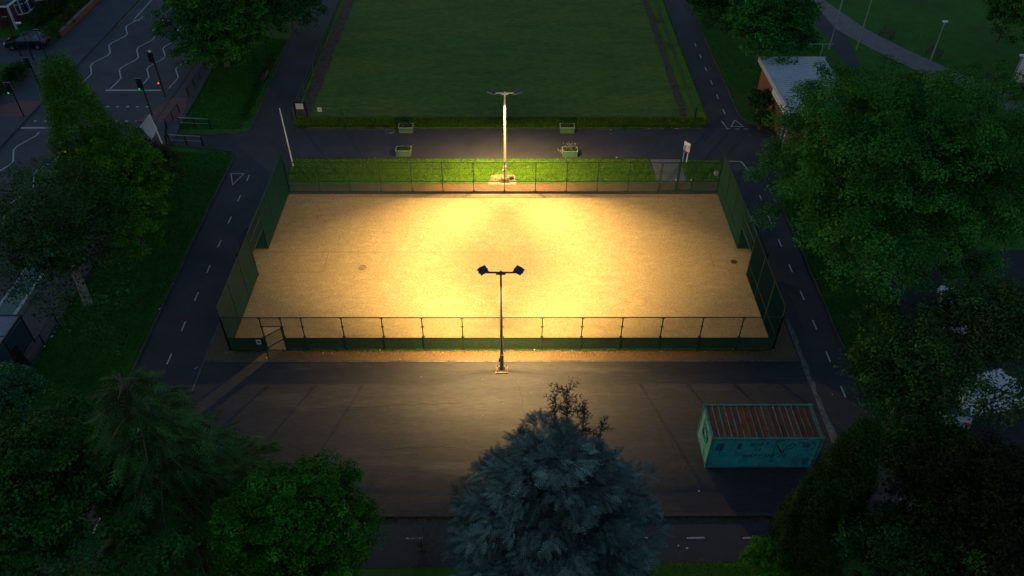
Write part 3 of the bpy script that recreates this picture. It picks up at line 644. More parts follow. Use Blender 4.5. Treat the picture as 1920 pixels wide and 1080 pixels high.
def spray_template(n=9, droop=0., thin=1.0):
    """herringbone twig along +x in xy plane, length 1"""
    T = []
    def tri(a, b, wd):
        a = np.array(a, float); b = np.array(b, float); d = b-a; nrm = np.array([-d[1], d[0], 0]); nrm = nrm/np.linalg.norm(nrm)*wd*thin
        T.append([a-nrm, a+nrm, b])
    tri((0, 0, 0), (1, 0, -droop), .030)
    for k in range(n):
        t = .08+.86*k/n; L = .36*(1-t*.62)
        for s in (-1, 1):
            e_ = (t+L*.72, s*L*.80, -droop*t-.03); tri((t, 0, -droop*t), e_, .030)
            mp = (t+L*.34, s*L*.38, -droop*t); tri(mp, (mp[0]+L*.42, mp[1]-s*L*.02, mp[2]+.03), .022); tri(mp, (mp[0]+L*.05, mp[1]+s*L*.36, mp[2]-.02), .022)
    return np.array(T)
def sprays(P, D, N, size, tint, tpl):
    n = len(P); D = unit(D); N = unit(N-(N*D).sum(1, keepdims=True)*D); B = np.cross(N, D)
    sz = (size*RNG.uniform(.6, 1.25, n))[:, None, None, None]
    t = tpl[None]
    V = P[:, None, None]+sz*(t[..., 0:1]*D[:, None, None]+t[..., 1:2]*B[:, None, None]+t[..., 2:3]*N[:, None, None])
    k = tpl.shape[0]
    Fq = np.arange(n*k*3).reshape(-1, 3)
    return V.reshape(-1, 3), Fq, np.repeat(tint, k*3, 0)

# --- the blue conifer at the bottom centre
def blue_conifer():
    zc = 7.5; c = at(1036, 990, zc); R = span(c, 176)
    base = (c[0], c[1], 0)
    r = thing('blue_conifer', 'frosty blue-green conifer with a twiggy leader at the bottom centre', 'tree', base)
    tpl = spray_template(4, .08, 1.0); zt = zc+R*1.27
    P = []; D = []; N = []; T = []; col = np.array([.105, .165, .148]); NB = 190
    for k in range(NB):
        z = 1-(k+.5)/NB*1.72; a = 2.39996*k+RNG.uniform(-.25, .25); prof = math.sqrt(max(0, 1-abs(max(z, 0))**1.5))
        lob = 1+.06*math.sin(3*a+z*4)+RNG.normal(0, .11); o = np.array([math.cos(a), math.sin(a), 0]); sd = np.array([-o[1], o[0], 0])
        L = RNG.uniform(.9, 1.5)*(.55+.6*prof); tipp = c+np.array([prof*R*lob*o[0], prof*R*lob*o[1], (z*1.30 if z > 0 else z)*R*.98+RNG.normal(0, .22)])
        up_ = .35+.65*max(z, 0); n = 62; u_ = RNG.uniform(0, 1, n)**.7; wid = .18+.50*(1-u_)*L*.8+.15; lat = RNG.uniform(-1, 1, n)
        Q = tipp-o*(L*(1-u_))[:, None]+sd*(lat*wid)[:, None]; Q[:, 2] += -up_*.55*L*(1-u_)+.10-.28*np.abs(lat)*wid-.20*u_**3+RNG.normal(0, .05, n)
        P.append(Q); D.append(o*.95+sd*(lat*.95)[:, None]+np.array([0, 0, .25*up_-.10])+rdir(n)*.45); N.append(np.array([0, 0, 1.])+o*.35+rdir(n)*.35)
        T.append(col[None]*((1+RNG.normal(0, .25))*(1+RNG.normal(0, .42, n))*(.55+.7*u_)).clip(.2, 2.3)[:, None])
    P = np.concatenate(P); D = np.concatenate(D); N = np.concatenate(N); T = np.concatenate(T)
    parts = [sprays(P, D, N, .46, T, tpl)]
    # twiggy dark leader and side leaders
    LP = []; LD = []
    for (px, py, top, hh) in ((1068, 728, zt+.9, 2.8), (1042, 750, zt+.5, 1.6), (1096, 768, zt+.2, 1.8), (1128, 796, zt-1.2, 1.6)):
        tp = at(px, py, top); b = tp-np.array([0, 0, hh])
        MB().tube([tuple(b), tuple(tp)], [.03, .01], 5).build('leader_stem', M_BARK, r)
        for k in range(int(14*hh)):
            t = RNG.uniform(.0, 1); q = b+(tp-b)*t; a = RNG.uniform(0, 2*np.pi)
            d = np.array([math.cos(a), math.sin(a), .65]); LP.append(q); LD.append(d*(1.15-.6*t))
        for k in range(3): LP.append(tp-np.array([0, 0, .05])); LD.append(np.array([RNG.normal(0, .25), RNG.normal(0, .25), 1]))
    LP = np.array(LP); LD = np.array(LD); ln = np.linalg.norm(LD, axis=1)
    parts.append(sprays(LP, LD, rdir(len(LP)), .78, np.repeat([[.04, .06, .06]], len(LP), 0), spray_template(3, .0, .9)))
    # inner mass
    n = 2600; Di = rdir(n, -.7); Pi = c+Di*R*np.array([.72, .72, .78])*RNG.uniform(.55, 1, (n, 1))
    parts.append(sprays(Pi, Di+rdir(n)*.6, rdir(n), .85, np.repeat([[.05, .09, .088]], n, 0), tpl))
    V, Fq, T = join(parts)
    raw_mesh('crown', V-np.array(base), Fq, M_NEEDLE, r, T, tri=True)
    m = MB(); m.tube([(base[0], base[1], 0), (base[0], base[1], zt-.5)], [.32, .05], 9); m.build('trunk', M_BARK, r)
blue_conifer()

def layered_conifer(px, py, H, rpx, label, col, nbr=90, size=.75, name='cedar_tree', zlow=2.0, droop=.5, per=26, leader=True):
    t = at(px, py, H); R = span(at(px, py+200, H*.5), rpx); base = (t[0], t[1], 0)
    r = thing(name, label, 'tree', base); tpl = spray_template(4, .30, 1.0)
    P = []; D = []; N = []; T = []; m = MB(); m.tube([base, (base[0], base[1], H*.6), (base[0], base[1], H)], [.38, .2, .03], 8)
    for k in range(nbr):
        f = (k+.5)/nbr; z = H-.3-(H-zlow)*f**.9; a = 2.399*k+RNG.uniform(-.3, .3); L = R*(.12+.95*f**.75)*RNG.uniform(.75, 1.15)
        d = np.array([math.cos(a), math.sin(a), 0]); s = np.array([base[0], base[1], z]); sidev = np.array([-d[1], d[0], 0])
        pts = [s+d*L*u_+np.array([0, 0, .28*L*u_-.34*L*u_*u_]) for u_ in (0, .35, .7, 1)]
        m.tube([tuple(p) for p in pts], [.07, .05, .03, .01], 4)
        n = max(8, int(per*L/R*2.2)); sh = 1+RNG.normal(0, .30)
        u_ = RNG.uniform(.12, 1.0, n)**.8; wid = (1-u_)*.26*L+.20
        lat = RNG.uniform(-1, 1, n)*wid
        Q = s[None]+d*(L*u_)[:, None]+sidev*lat[:, None]; Q[:, 2] += .28*L*u_-.34*L*u_**2-np.abs(lat)*.25+RNG.normal(0, .05, n)
        P.append(Q); dd = d[None]*.9+sidev*(lat/wid*.8)[:, None]+np.array([0, 0, -droop])+rdir(n)*.3; D.append(dd); N.append(np.array([0, 0, 1.])+rdir(n)*.35)
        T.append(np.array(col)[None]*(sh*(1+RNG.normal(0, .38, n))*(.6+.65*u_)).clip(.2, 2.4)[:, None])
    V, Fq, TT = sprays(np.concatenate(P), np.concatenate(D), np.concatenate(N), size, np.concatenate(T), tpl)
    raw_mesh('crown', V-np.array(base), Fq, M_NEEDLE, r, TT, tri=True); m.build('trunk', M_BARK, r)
    return r

def column_tree(px_top, py_top, H, rad, label, col, prof=lambda f: math.sin(math.pi*min(1, .12+.88*f)**.75)**.6, n=420, per=60, leaf=.14, name='cypress_tree', zlow=.4, clump=.42, lean=(0, 0), var=.4):
    t = at(px_top, py_top, H); base = (t[0]-lean[0], t[1]-lean[1], 0); r = thing(name, label, 'tree', base)
    C = []; 
    for k in range(n):
        f = (k+.5)/n; f = f**.8; z = H-(H-zlow)*f; a = 2.399*k; pr = rad*prof(f)*(1+.12*math.sin(5*a+z*1.3)+RNG.normal(0, .07))
        C.append([t[0]+math.cos(a)*pr-lean[0]*f, t[1]+math.sin(a)*pr-lean[1]*f, z])
    C = np.array(C); cr = RNG.uniform(.7, 1.3, len(C))*clump
    V, Fq, T = clumps(C, cr, per, leaf, col, var, 1.35, asp=.45)
    raw_mesh('crown', V-np.array(base), Fq, M_LEAF, r, T); m = MB(); m.tube([base, (t[0]-lean[0]*.5, t[1]-lean[1]*.5, H*.5), (t[0], t[1], H*.93)], [.28, .2, .03], 8); m.build('trunk', M_BARK, r)
    # inner solid mass of leaves
    return r

GREEN_D = (.022, .080, .022); GREEN_M = (.030, .110, .022); GREEN_B = (.055, .135, .020)
# big maple on the right
broadleaf(1690, 335, 232, 8.5, 'huge rounded green tree hiding most of the pavilion roof', (.032, .104, .030), squash=.72, nb=38, nc=24, per=150, leaf=.17, clump=.88,
          lobes=((1500, 320, 70), (1560, 210, 75), (1565, 165, 50), (1530, 215, 45), (1640, 160, 60), (1830, 200, 90), (1490, 400, 60), (1880, 330, 100), (1600, 470, 70), (1560, 430, 60), (1660, 510, 65), (1740, 520, 70), (1620, 520, 50)), name='maple_tree', bough=.36)
broadleaf(1448, 48, 76, 4.4, 'rounded tree standing between the right path and the pavilion', (.022, .092, .034), nb=22, nc=26, per=44, leaf=.26, clump=.65, squash=1.0, name='broadleaf_tree', lobes=((1455, 95, 32), (1420, 88, 26)))
broadleaf(1338, 2, 50, 2.8, 'dark bushy tree at the top edge beside the right path', (.012, .050, .018), nb=16, nc=18, per=36, leaf=.26, clump=.65, name='broadleaf_tree', lobes=((1345, 42, 28),))
broadleaf(408, 52, 90, 4.2, 'dense green tree beside the road zigzags at the upper left', (.022, .080, .020), nb=26, nc=26, per=44, leaf=.25, clump=.65, squash=1.05, lobes=((350, 10, 40), (470, 60, 35), (330, -20, 45), (425, 112, 36), (385, 108, 32)), name='broadleaf_tree')
broadleaf(540, -8, 60, 3.8, 'dark tree at the top edge overhanging the left path', (.012, .048, .018), nb=18, nc=22, per=36, leaf=.26, clump=.65, name='broadleaf_tree', lobes=((490, 20, 45), (552, 38, 34), (580, 20, 28)))
broadleaf(1893, 20, 45, 3.5, 'small light leafed tree at the top right corner on the lawn', (.03, .085, .02), nb=14, nc=16, per=30, leaf=.25, clump=.55, name='broadleaf_tree', lobes=((1893, 62, 28),))
# left side
column_tree(100, 112, 13.0, 2.6, 'tall cone shaped yellow-green cypress beside the road crossing', (.040, .105, .010), prof=lambda f: min(1, .20+.95*f**.8), n=760, per=70, leaf=.15, clump=.46)
broadleaf(225, 345, 78, 6.0, 'yellow-green bushy tree beside the tall cypress', (.038, .100, .010), nb=22, nc=30, per=60, leaf=.15, clump=.45, squash=1.1, name='bushy_tree', lobes=((262, 450, 42), (215, 280, 55), (255, 400, 50)))
broadleaf(108, 450, 138, 5.6, 'open grey-green birch with pale bare twigs over the pavement', (.020, .055, .026), nb=32, nc=26, per=34, leaf=.15, clump=.60, squash=.95, name='birch_tree', lobes=((60, 330, 40), (20, 400, 60), (180, 560, 50), (190, 640, 38), (160, 600, 45), (120, 590, 45)), mt=M_PBARK, sub=6, var=.5, bough=.45)
broadleaf(290, 300, 38, 1.6, 'dark purple-brown shrub behind the triangular signboard', (.030, .028, .020), nb=10, nc=16, per=34, leaf=.14, clump=.40, name='shrub', lobes=((325, 330, 20), (270, 275, 18)))
# bottom left
layered_conifer(222, 700, 13.5, 235, 'large dark cedar with drooping layered branches at the lower left', (.034, .095, .020), nbr=135, per=44, size=.66, droop=.30, zlow=.8)
broadleaf(560, 1010, 150, 6.5, 'low spreading bright green tree right of the dark cedar', (.026, .095, .014), nb=30, nc=30, per=56, leaf=.13, clump=.36, squash=.75, name='broadleaf_tree', lobes=((620, 920, 55), (470, 960, 60), (660, 1000, 50)), bough=.36, flat=.8)
broadleaf(55, 940, 150, 8, 'dense green tree at the lower left corner behind the cedar', (.014, .056, .015), nb=24, nc=26, per=48, leaf=.17, clump=.5, name='broadleaf_tree', lobes=((150, 800, 50), (60, 820, 60), (190, 1040, 70), (320, 1060, 60), (110, 770, 35)))
broadleaf(15, 740, 55, 6, 'small bluish tree at the left edge below the bus shelter', (.030, .085, .075), nb=12, nc=18, per=44, leaf=.15, clump=.4, name='bluish_tree')
# bottom right
column_tree(1632, 800, 10.5, 1.6, 'dark upright yew at the lower right beside the container', (.012, .030, .006), prof=lambda f: min(1, .12+1.0*f**.75), n=900, per=60, leaf=.13, name='yew_tree', clump=.34, lean=(.2, 0))
broadleaf(1437, 1048, 40, .9, 'small round bright bush at the bottom beside the yew', (.040, .120, .012), nb=10, nc=18, per=44, leaf=.09, clump=.2, name='round_bush')
broadleaf(1690, 1050, 95, 5.5, 'dark green leafy tree at the bottom right of the yew', (.011, .040, .014), nb=16, nc=22, per=44, leaf=.16, clump=.45, name='broadleaf_tree')
broadleaf(1860, 960, 150, 7, 'dark purple-brown leafed tree at the lower right corner', (.015, .015, .011), nb=24, nc=26, per=48, leaf=.16, clump=.5, name='copper_tree')
broadleaf(1715, 700, 98, 6.5, 'open feathery green tree over the right path verge', (.030, .064, .024), nb=22, nc=24, per=32, leaf=.17, clump=.55, name='ash_tree', inner=False, sub=4, lobes=((1650, 610, 40), (1650, 740, 45), (1620, 690, 30)))
broadleaf(1860, 610, 90, 8, 'feathery grey-green tree over the parked white vehicles', (.028, .056, .028), nb=22, nc=22, per=30, leaf=.17, clump=.55, name='ash_tree', inner=False, sub=4, lobes=((1890, 680, 28), (1830, 680, 26), (1845, 735, 20), (1835, 715, 16), (1905, 730, 30), (1815, 755, 34), (1880, 775, 36), (1750, 600, 30)))
broadleaf(1740, 850, 85, 5.5, 'sparse dark green tree between the yew and the copper tree', (.012, .046, .014), nb=18, nc=20, per=34, leaf=.16, clump=.5, name='broadleaf_tree', sub=4)
broadleaf(1425, 190, 22, 1.6, 'spiky dark shrub against the brick end of the pavilion', (.016, .045, .016), nb=8, nc=12, per=26, leaf=.22, clump=.4, name='shrub')
broadleaf(1428, 225, 18, .9, 'low dark shrub at the corner of the pavilion', (.014, .045, .018), nb=8, nc=10, per=26, leaf=.18, clump=.3, name='shrub')
broadleaf(1905, 172, 22, .8, 'low yellow flecked shrub below the pale house at the right edge', (.05, .07, .012), nb=8, nc=10, per=26, leaf=.16, clump=.35, name='shrub')
broadleaf(30, 140, 26, .8, 'dark low shrub by the far pavement', (.014, .035, .014), nb=8, nc=10, per=24, leaf=.14, clump=.3, name='shrub')
# twiggy bare shrub
def twigs(px, py, z, rpx, n, label):
    c = at(px, py, 0); R = span(c, rpx); r = thing('twiggy_shrub', label, 'shrub', c); m = MB()
    for k in range(n):
        a = random.uniform(0, 6.28); t = random.uniform(.1, 1); e_ = Vector((c[0]+math.cos(a)*R*t, c[1]+math.sin(a)*R*t, z*random.uniform(.6, 1.1)*(1.1-.4*t))); b = Vector(c)
        mid = b.lerp(e_, .5)+Vector((0, 0, .2)); m.tube([b, mid, e_], [.018, .011, .003], 4)
        for _ in range(7):
            q = mid.lerp(e_, random.random()); m.tube([q, q+Vector([random.uniform(-.4, .4), random.uniform(-.4, .4), random.uniform(0, .45)])], [.008, .003], 3)
    m.build('branches', mat('grey_twig', (.10, .085, .075)), r)
    P = c+rdir(700, 0)*R*RNG.uniform(.3, 1, (700, 1))*np.array([1, 1, z/R*.9]); V, Fq, T = leaves(P, rdir(700), .06, np.repeat([[.05, .05, .012]], 700, 0)); raw_mesh('leaves', V-c, Fq, M_LEAF, r, T)
twigs(795, 1035, 2.6, 75, 60, 'bare grey twiggy shrub left of the blue conifer')

# hedges and low planting at the bottom edge, top-left garden
def hedge(P, Rr, label, col, name='hedge', per=40, leaf=.1, zc=.5, clump=.25, cat='hedge'):
    P = np.array(P, float); base = (P[:, 0].mean(), P[:, 1].mean(), 0); r = thing(name, label, cat, base)
    C = []
    for a, b in zip(P[:-1], P[1:]):
        n = int(np.linalg.norm(b-a)/.22)+1
        for k in range(n):
            for q in range(3): p = a+(b-a)*k/n; C.append([p[0]+RNG.normal(0, Rr*.5), p[1]+RNG.normal(0, Rr*.5), zc*RNG.uniform(.3, 1.5)])
    C = np.array(C); V, Fq, T = clumps(C, RNG.uniform(.7, 1.3, len(C))*clump, per, leaf, col, .4, .8); raw_mesh('foliage', V-np.array(base), Fq, M_LEAF, r, T); return r
hedge([(5.2, 20.2), (9, 20.1), (12.3, 20.2)], .35, 'low ragged green hedge along the bottom edge right of the blue conifer', (.04, .085, .014), zc=.25, per=22, leaf=.08)
hedge([(-50.6, 83), (-51.0, 92), (-51.0, 100)], .6, 'clipped olive hedge along the garden by the far pavement', (.045, .06, .012), zc=1.0, leaf=.16, clump=.45)
hedge([(-54.2, 86.5), (-53.4, 93), (-53, 100)], .9, 'dark garden planting in front of the brick house', (.014, .035, .012), zc=1.0, leaf=.18, clump=.5, cat='plants')
hedge([(-50.2, 63), (-50.2, 76)], .6, 'dark hedge beside the far pavement below the side street', (.014, .034, .014), zc=.7, leaf=.15, clump=.4)
hedge([(-24.9, 66), (-25.4, 80)], .5, 'dark verge growth beside the left path', (.012, .04, .012), zc=.1, leaf=.14, per=10, clump=.3, cat='plants')

# grass tufts : lit strip, verges, and along the near fence foot
def tufts(name, boxes, h, col, label, var=.35):
    P = []
    for (x0, x1, y0, y1, n, z) in boxes: P.append(np.stack([RNG.uniform(x0, x1, n), RNG.uniform(y0, y1, n), np.full(n, z)], 1))
    P = np.concatenate(P); n = len(P); d = rdir(n, .35); s = unit(np.cross(d, rdir(n))); hh = h*RNG.uniform(.5, 1.5, n)[:, None]
    V = np.stack([P-s*hh*.16, P+s*hh*.16, P+d*hh], 1).reshape(-1, 3); T = np.array(col)[None]*(1+RNG.normal(0, var, n)).clip(.3, 2.2)[:, None]; T[:, 0] *= RNG.uniform(.7, 1.7, n)
    o = raw_mesh(name, V, np.arange(3*n).reshape(n, 3), M_LEAF, None, np.repeat(T, 3, 0), tri=True); return tag(o, label, 'grass', kind='stuff')
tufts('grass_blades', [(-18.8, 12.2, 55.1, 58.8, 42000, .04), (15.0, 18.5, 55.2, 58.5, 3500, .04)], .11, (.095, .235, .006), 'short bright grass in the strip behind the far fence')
tufts('grass_blades', [(-20.0, 18.4, 64.25, 66.1, 26000, .06)], .13, (.060, .125, .010), 'rough grass bank in front of the bowling green')
tufts('grass_blades', [(-13.5, 16.5, 35.40, 35.56, 5000, .02), (-17.9, -16, 35.35, 35.56, 400, .02)], .10, (.075, .15, .012), 'weedy grass fringe at the foot of the near fence')
tufts('grass_blades', [(-30.3, -24.3, 24, 60, 38000, 0), (-31.2, -24.8, 64, 84, 22000, 0), (21.95, 27, 24, 56, 30000, 0), (22.2, 34, 64, 95, 20000, 0)], .12, (.014, .105, .008), 'dark lawn grass either side of the park paths')
tufts('grass_blades', [(-19.8, 21, 22.95, 23.18, 2600, .02), (-24.2, -23.9, 24, 58, 2500, .0), (21.7, 22.0, 24, 56, 2500, .0)], .08, (.04, .06, .012), 'weeds along the path edges')
n = 2600; P = np.stack([RNG.uniform(-14, 17, n), 35.5-np.abs(RNG.normal(0, .28, n)), np.full(n, .03)], 1)
V, Fq, T = leaves(P, np.array([[0, 0, 1.]])+rdir(n)*.4, .075, np.array([[.26, .13, .03]])*RNG.uniform(.3, 1.8, (n, 1)))
tag(raw_mesh('fallen_leaves', V, Fq, M_LEAF, None, T), 'drift of dry brown leaves along the foot of the near fence', 'leaves', kind='stuff')

# ------------------------------------------------------------------ litter
k = 0
def litter(x, y, s, z=.03):
    global k; k += 1
    n = random.randint(4, 6); m = MB(); P = [(s*math.cos(2*math.pi*i/n)*random.uniform(.5, 1), s*.7*math.sin(2*math.pi*i/n)*random.uniform(.5, 1)) for i in range(n)]
    m.add([(a, b, random.uniform(0, .05)) for a, b in P]+[(0, 0, .06)], [(i, (i+1) % n, n) for i in range(n)])
    o = m.build('litter_scrap', M_LITTER); o.location = (x, y, z); o.rotation_euler = (0, 0, random.uniform(0, 6)); 
    zone = ('at the far edge of the middle path' if y > 63 and y < 64.6 and x > -15 else 'at the near edge of the middle path' if 58 < y < 61 and x > -15 else 'on the bowling green' if y >= 64.6 and -20 < x < 17.5 else 'on the sand pitch' if 36 < y < 54 and -18 < x < 17 else 'along the foot of the near fence' if 34.6 < y <= 36 and -18 < x < 18 else 'on the grey forecourt' if 23.4 < y <= 34.6 and -19 < x < 19 else 'on the path at the bottom' if y <= 23.4 else 'on the lawn or path at the far right' if x > 25 else 'on the left path' if x > -24.5 and x < 0 else 'on the right path' if x > 0 else 'on the grass verge left of the path')
    size = 'tiny' if s < .065 else 'small' if s < .095 else 'larger'
    zone = zone.replace('along the foot of', 'under').replace('at the far edge of', 'across').replace('at the near edge of', 'beside') + ('' if zone == 'on the bowling green' else (', far left' if x < -9 else ', left of pole' if x < -1.5 else ', near pole' if x < 3 else ', right of pole' if x < 9 else ', far right') if -19 < x < 19 else '')
    tag(o, '%s pale scrap of litter %s' % (size, zone), 'litter', 'scraps of litter ' + zone)
for (px, py, s) in ((342, 759, .16), (750, 675, .05), (866, 622, .0), (1145, 244, .09), (1145, 252, .07), (1217, 242, .08), (1268, 242, .13), (1156, 296, .13), (1060, 297, .08), (648, 229, .07), (704, 297, .05), (366, 692, .07), (370, 690, .06), (425, 662, .05), (500, 672, .05), (606, 663, .06), (622, 664, .07), (712, 657, .06), (968, 655, .07), (1002, 657, .08), (1241, 660, .05), (830, 662, .05), (1320, 661, .05), (688, 968, .09), (706, 968, .10), (745, 969, .09), (1236, 1030, .06), (1272, 1000+24, .09), (1288, 1029, .09), (1310, 922, .07), (1687, 904, .10), (1270, 195, .07), (1282, 199, .12), (505, 170, .08), (415, 240, .06), (98, 632, .14), (84, 650, .11), (325, 533, .10), (300, 580, .14), (494, 350, .06), (790, 708, .05), (1085, 745, .04), (905, 780, .04), (715, 800, .04), (1725, 68, .08), (1569, 66, .1), (545, 285, .05), (1560, 740, .07), (950, 695, .06), (930, 700, .07), (1450, 657, .08)):
    if s > 0: p = at(px, py); litter(p[0], p[1], s)
# grit, cracks
n = 900; P = np.stack([RNG.uniform(-19, 18, n), RNG.uniform(23.5, 34.4, n), np.full(n, .026)], 1); P[600:, 0] = RNG.uniform(-24, 21, 300); P[600:, 1] = RNG.uniform(59.0, 64.0, 300)
V, Fq, T = leaves(P, np.array([[0, 0, 1.]])+rdir(n)*.2, .035, np.array([[.30, .27, .22]])*RNG.uniform(.15, 1.6, (n, 1))); tag(raw_mesh('grit', V, Fq, M_LEAF, None, T), 'fine pale grit and specks scattered over the tarmac', 'grit', kind='stuff')
for p0, p1, lab in (((-12, 30.6), (-2.6, 31.1), 'long hairline crack in the tarmac left of the near floodlight'), ((.4, 33.2), (1.0, 29.6), 'crack running from the near floodlight towards the blue conifer'), ((3, 31.8), (9.5, 31.6), 'pale scratched line on the tarmac right of the near floodlight'), ((-7.5, 27.6), (-3, 27.8), 'short hairline crack near the blue conifer on its left'), ((9.3, 28.4), (9.6, 26.9), 'short dark stain line left of the container')):
    q = ragged(p0, p1, .09, 14); m = MB(); dx, dy = (0, .011) if abs(p1[0]-p0[0]) > abs(p1[1]-p0[1]) else (.011, 0)
    for a, b in zip(q[:-1], q[1:]): m.add([(a[0]-dx, a[1]-dy, .0235), (b[0]-dx, b[1]-dy, .0235), (b[0]+dx, b[1]+dy, .0235), (a[0]+dx, a[1]+dy, .0235)], [(0, 1, 2, 3)])
    tag(m.build('tarmac_crack', mat('scratch_pale', (.10, .09, .08)) if 'pale' in lab else mat('crack_dark', (.018, .017, .018))), lab, 'crack')
# manhole covers / grates
for (x, y, rr, z, lab, mt) in ((-10.74, 43.95, .26, .024, 'round inspection cover on the left half of the pitch', mat('cover_sandy', (.14, .10, .05), (.20, .15, .08), 9, .8)), (16.55, 44.6, .2, .024, 'small round cover by the right goal recess', mat('cover_sandy2', (.05, .04, .02))), (-11.02, 63.67, .42, .012, 'pale ringed round cover on the path beside the far left planter', mat('cover_pale', (.10, .09, .09), (.06, .055, .06), 9, .8))):
    r = thing('round_cover', lab, 'cover', (x, y, z)); m = MB(); m.tube([(x, y, z), (x, y, z+.012)], rr*.8, 16); m.build('lid', mt, r)
    m = MB(); P = [(x+rr*math.cos(2*math.pi*i/20), y+rr*math.sin(2*math.pi*i/20), z+.008) for i in range(21)]; m.tube(P, .035, 4); m.build('rim', M_KERB if z < .02 else mt, r)

# ------------------------------------------------------------------ planters
def planter(x, y, label, flowers=False, open_=False):
    r = thing('planter', label, 'planter', (x, y, 0), 0, 'green planters beside the middle path')
    L, D, H = 1.3, .78, .55
    for (cx, cy, dx, dy) in ((0, -D/2, L, .05), (0, D/2, L, .05), (-L/2+.025, 0, .05, D-.052), (L/2-.025, 0, .05, D-.052)):
        m = MB(); m.box((x+cx, y+cy, H/2), (dx, dy, H)); m.build('side_board', M_PLANT, r, bevel=.008)
    for a in (-1, 1):
        MB().box((x, y+a*D/2, H+.02), (L+.08, .09, .04)).build('rim', mat('planter_rim', (.20, .26, .18), (.26, .30, .20), 5, .7), r)
        MB().box((x+a*L/2, y, H+.02), (.09, D-.092, .04)).build('rim', MATS['planter_rim'], r)
    MB().box((x, y, H-.06), (L-.1, D-.055, .06)).build('compost', M_SOIL, r)
    n = 420; P = np.stack([RNG.uniform(-.55, .55, n)*(1.0), RNG.uniform(-.3, .3, n), RNG.uniform(.5, .75, n)], 1)
    V, Fq, T = leaves(P, np.array([[0, 0, 1.]])+rdir(n)*.8, .09, np.array([[.05, .09, .015]])*RNG.uniform(.4, 1.8, (n, 1))); raw_mesh('leaves', V, Fq, M_LEAF, r, T)
    if flowers:
        n = 130; P = np.stack([RNG.normal(0, .38, n), RNG.normal(.05, .28, n), RNG.uniform(.7, 1.15, n)], 1)
        V, Fq, T = leaves(P, rdir(n), .07, np.array([[.5, .48, .33]])*RNG.uniform(.5, 1.2, (n, 1))); raw_mesh('flowers', V, Fq, M_LEAF, r, T)
        V, Fq, T = leaves(P[:60]*np.array([.5, .5, .6])+np.array([-.75, -.1, -.1]), rdir(60), .07, np.repeat([[.5, .48, .33]], 60, 0)); raw_mesh('flowers', V, Fq, M_LEAF, r, T)
planter(-9.5, 63.7, 'green planter against the bowling green bank, nearer the round cover')
planter(-9.3, 59.65, 'green planter at the grass strip left of the far floodlight')
planter(5.3, 63.7, 'green planter against the bowling green bank right of the far floodlight')
planter(5.3, 59.55, 'green planter overflowing with pale flowers right of the far floodlight', True)

# ------------------------------------------------------------------ signs, poles, rail around the green
def pole(name, x, y, H, r0, mt, label, cat='pole', lean=(0, 0), top=None):
    r = thing(name, label, cat, (x, y, 0)); m = MB(); m.tube([(x, y, 0), (x+lean[0]*.5, y+lean[1]*.5, H*.5), (x+lean[0], y+lean[1], H)], [r0, r0*.9, r0*.7], 8); m.build('pole', mt, r); return r
pole('flagpole', -18.66, 57.67, 5.5, .06, M_POLEW, 'slim pale flagpole leaning at the left end of the grass strip', 'flagpole', (-.15, .1))
r = thing('park_sign', 'white signboard on two posts on the grass behind the right end of the court', 'sign', (15.2, 58.25, 0))
for (x, y) in ((15.08, 58.4), (15.34, 58.1)): MB().bb(x-.04, x+.04, y-.04, y+.04, 0, 1.9).build('post', M_WHITE, r)
mb = MB(); mb.bar((15.0, 58.5, 1.55), (15.42, 58.0, 1.55), .05, .95); mb.build('sign_panel', M_WHITE, r); mb = MB(); mb.bar((14.97, 58.47, 1.12), (15.39, 57.97, 1.12), .02, .12); mb.build('red_band', M_REDP, r)
r = thing('notice_board', 'dark framed notice board at the left corner of the bowling green', 'notice board', (-19.6, 66.0, 0))
for x in (-20.1, -19.0): MB().bb(x-.05, x+.05, 65.95, 66.05, 0, 1.75).build('post', M_BLACK, r)
MB().bb(-20.1, -19.0, 65.92, 65.99, .95, 1.75).build('frame', M_BLACK, r); MB().bb(-19.92, -19.2, 65.895, 65.915, 1.05, 1.62).build('paper', mat('pale_notice', (.42, .45, .47)), r)
r = thing('notice', 'small white notice on the front rail of the bowling green', 'sign', (-17.8, 66.05, .9)); MB().bb(-17.98, -17.6, 66.04, 66.06, .72, 1.12).build('notice_panel', M_WHITE, r); MB().bb(-17.9, -17.68, 66.034, 66.039, .85, 1.0).build('notice_print', mat('grey_print', (.2, .2, .22)), r)
r = thing('litter_bin', 'small pale box on the far fence corner at the right end', 'box', (16.9, 54.0, 0)); MB().bb(16.7, 17.0, 53.9, 54.15, 1.5, 1.8).build('box', M_POLEG, r)
M_RAIL = mat('thin_green_rail', (.05, .09, .06), (.08, .11, .07), 3, .7)
def low_fence(pts, label, H=1.12, step=4.6):
    r = thing('low_rail_fence', label, 'fence', (pts[0][0], pts[0][1], 0))
    for a, b in zip(pts[:-1], pts[1:]):
        a = np.array(a); b = np.array(b); L = np.linalg.norm(b-a); n = max(1, int(L/step))
        for i in range(n+1):
            p = a+(b-a)*i/n; MB().bb(p[0]-.035, p[0]+.035, p[1]-.035, p[1]+.035, 0, H+.04).build('post', M_RAIL, r)
        for z in (H, .55, .12):
            MB().bar((a[0], a[1], z), (b[0], b[1], z), .03, .03).build('rail', M_RAIL, r)
        ang = math.atan2(*(b-a)[::-1])
        for i in range(n):
            panel(L/n, .14, H-.02, .12, .004, r, a+(b-a)*i/n, ang, hgap=.25)
low_fence([(-20.25, 66.1), (17.55, 66.1)], 'low thin mesh fence along the front of the bowling green')
low_fence([(-20.3, 66.1), (-20.45, 100)], 'low thin mesh fence along the left side of the bowling green')
low_fence([(17.55, 66.1), (17.7, 100)], 'low thin mesh fence along the right side of the bowling green')

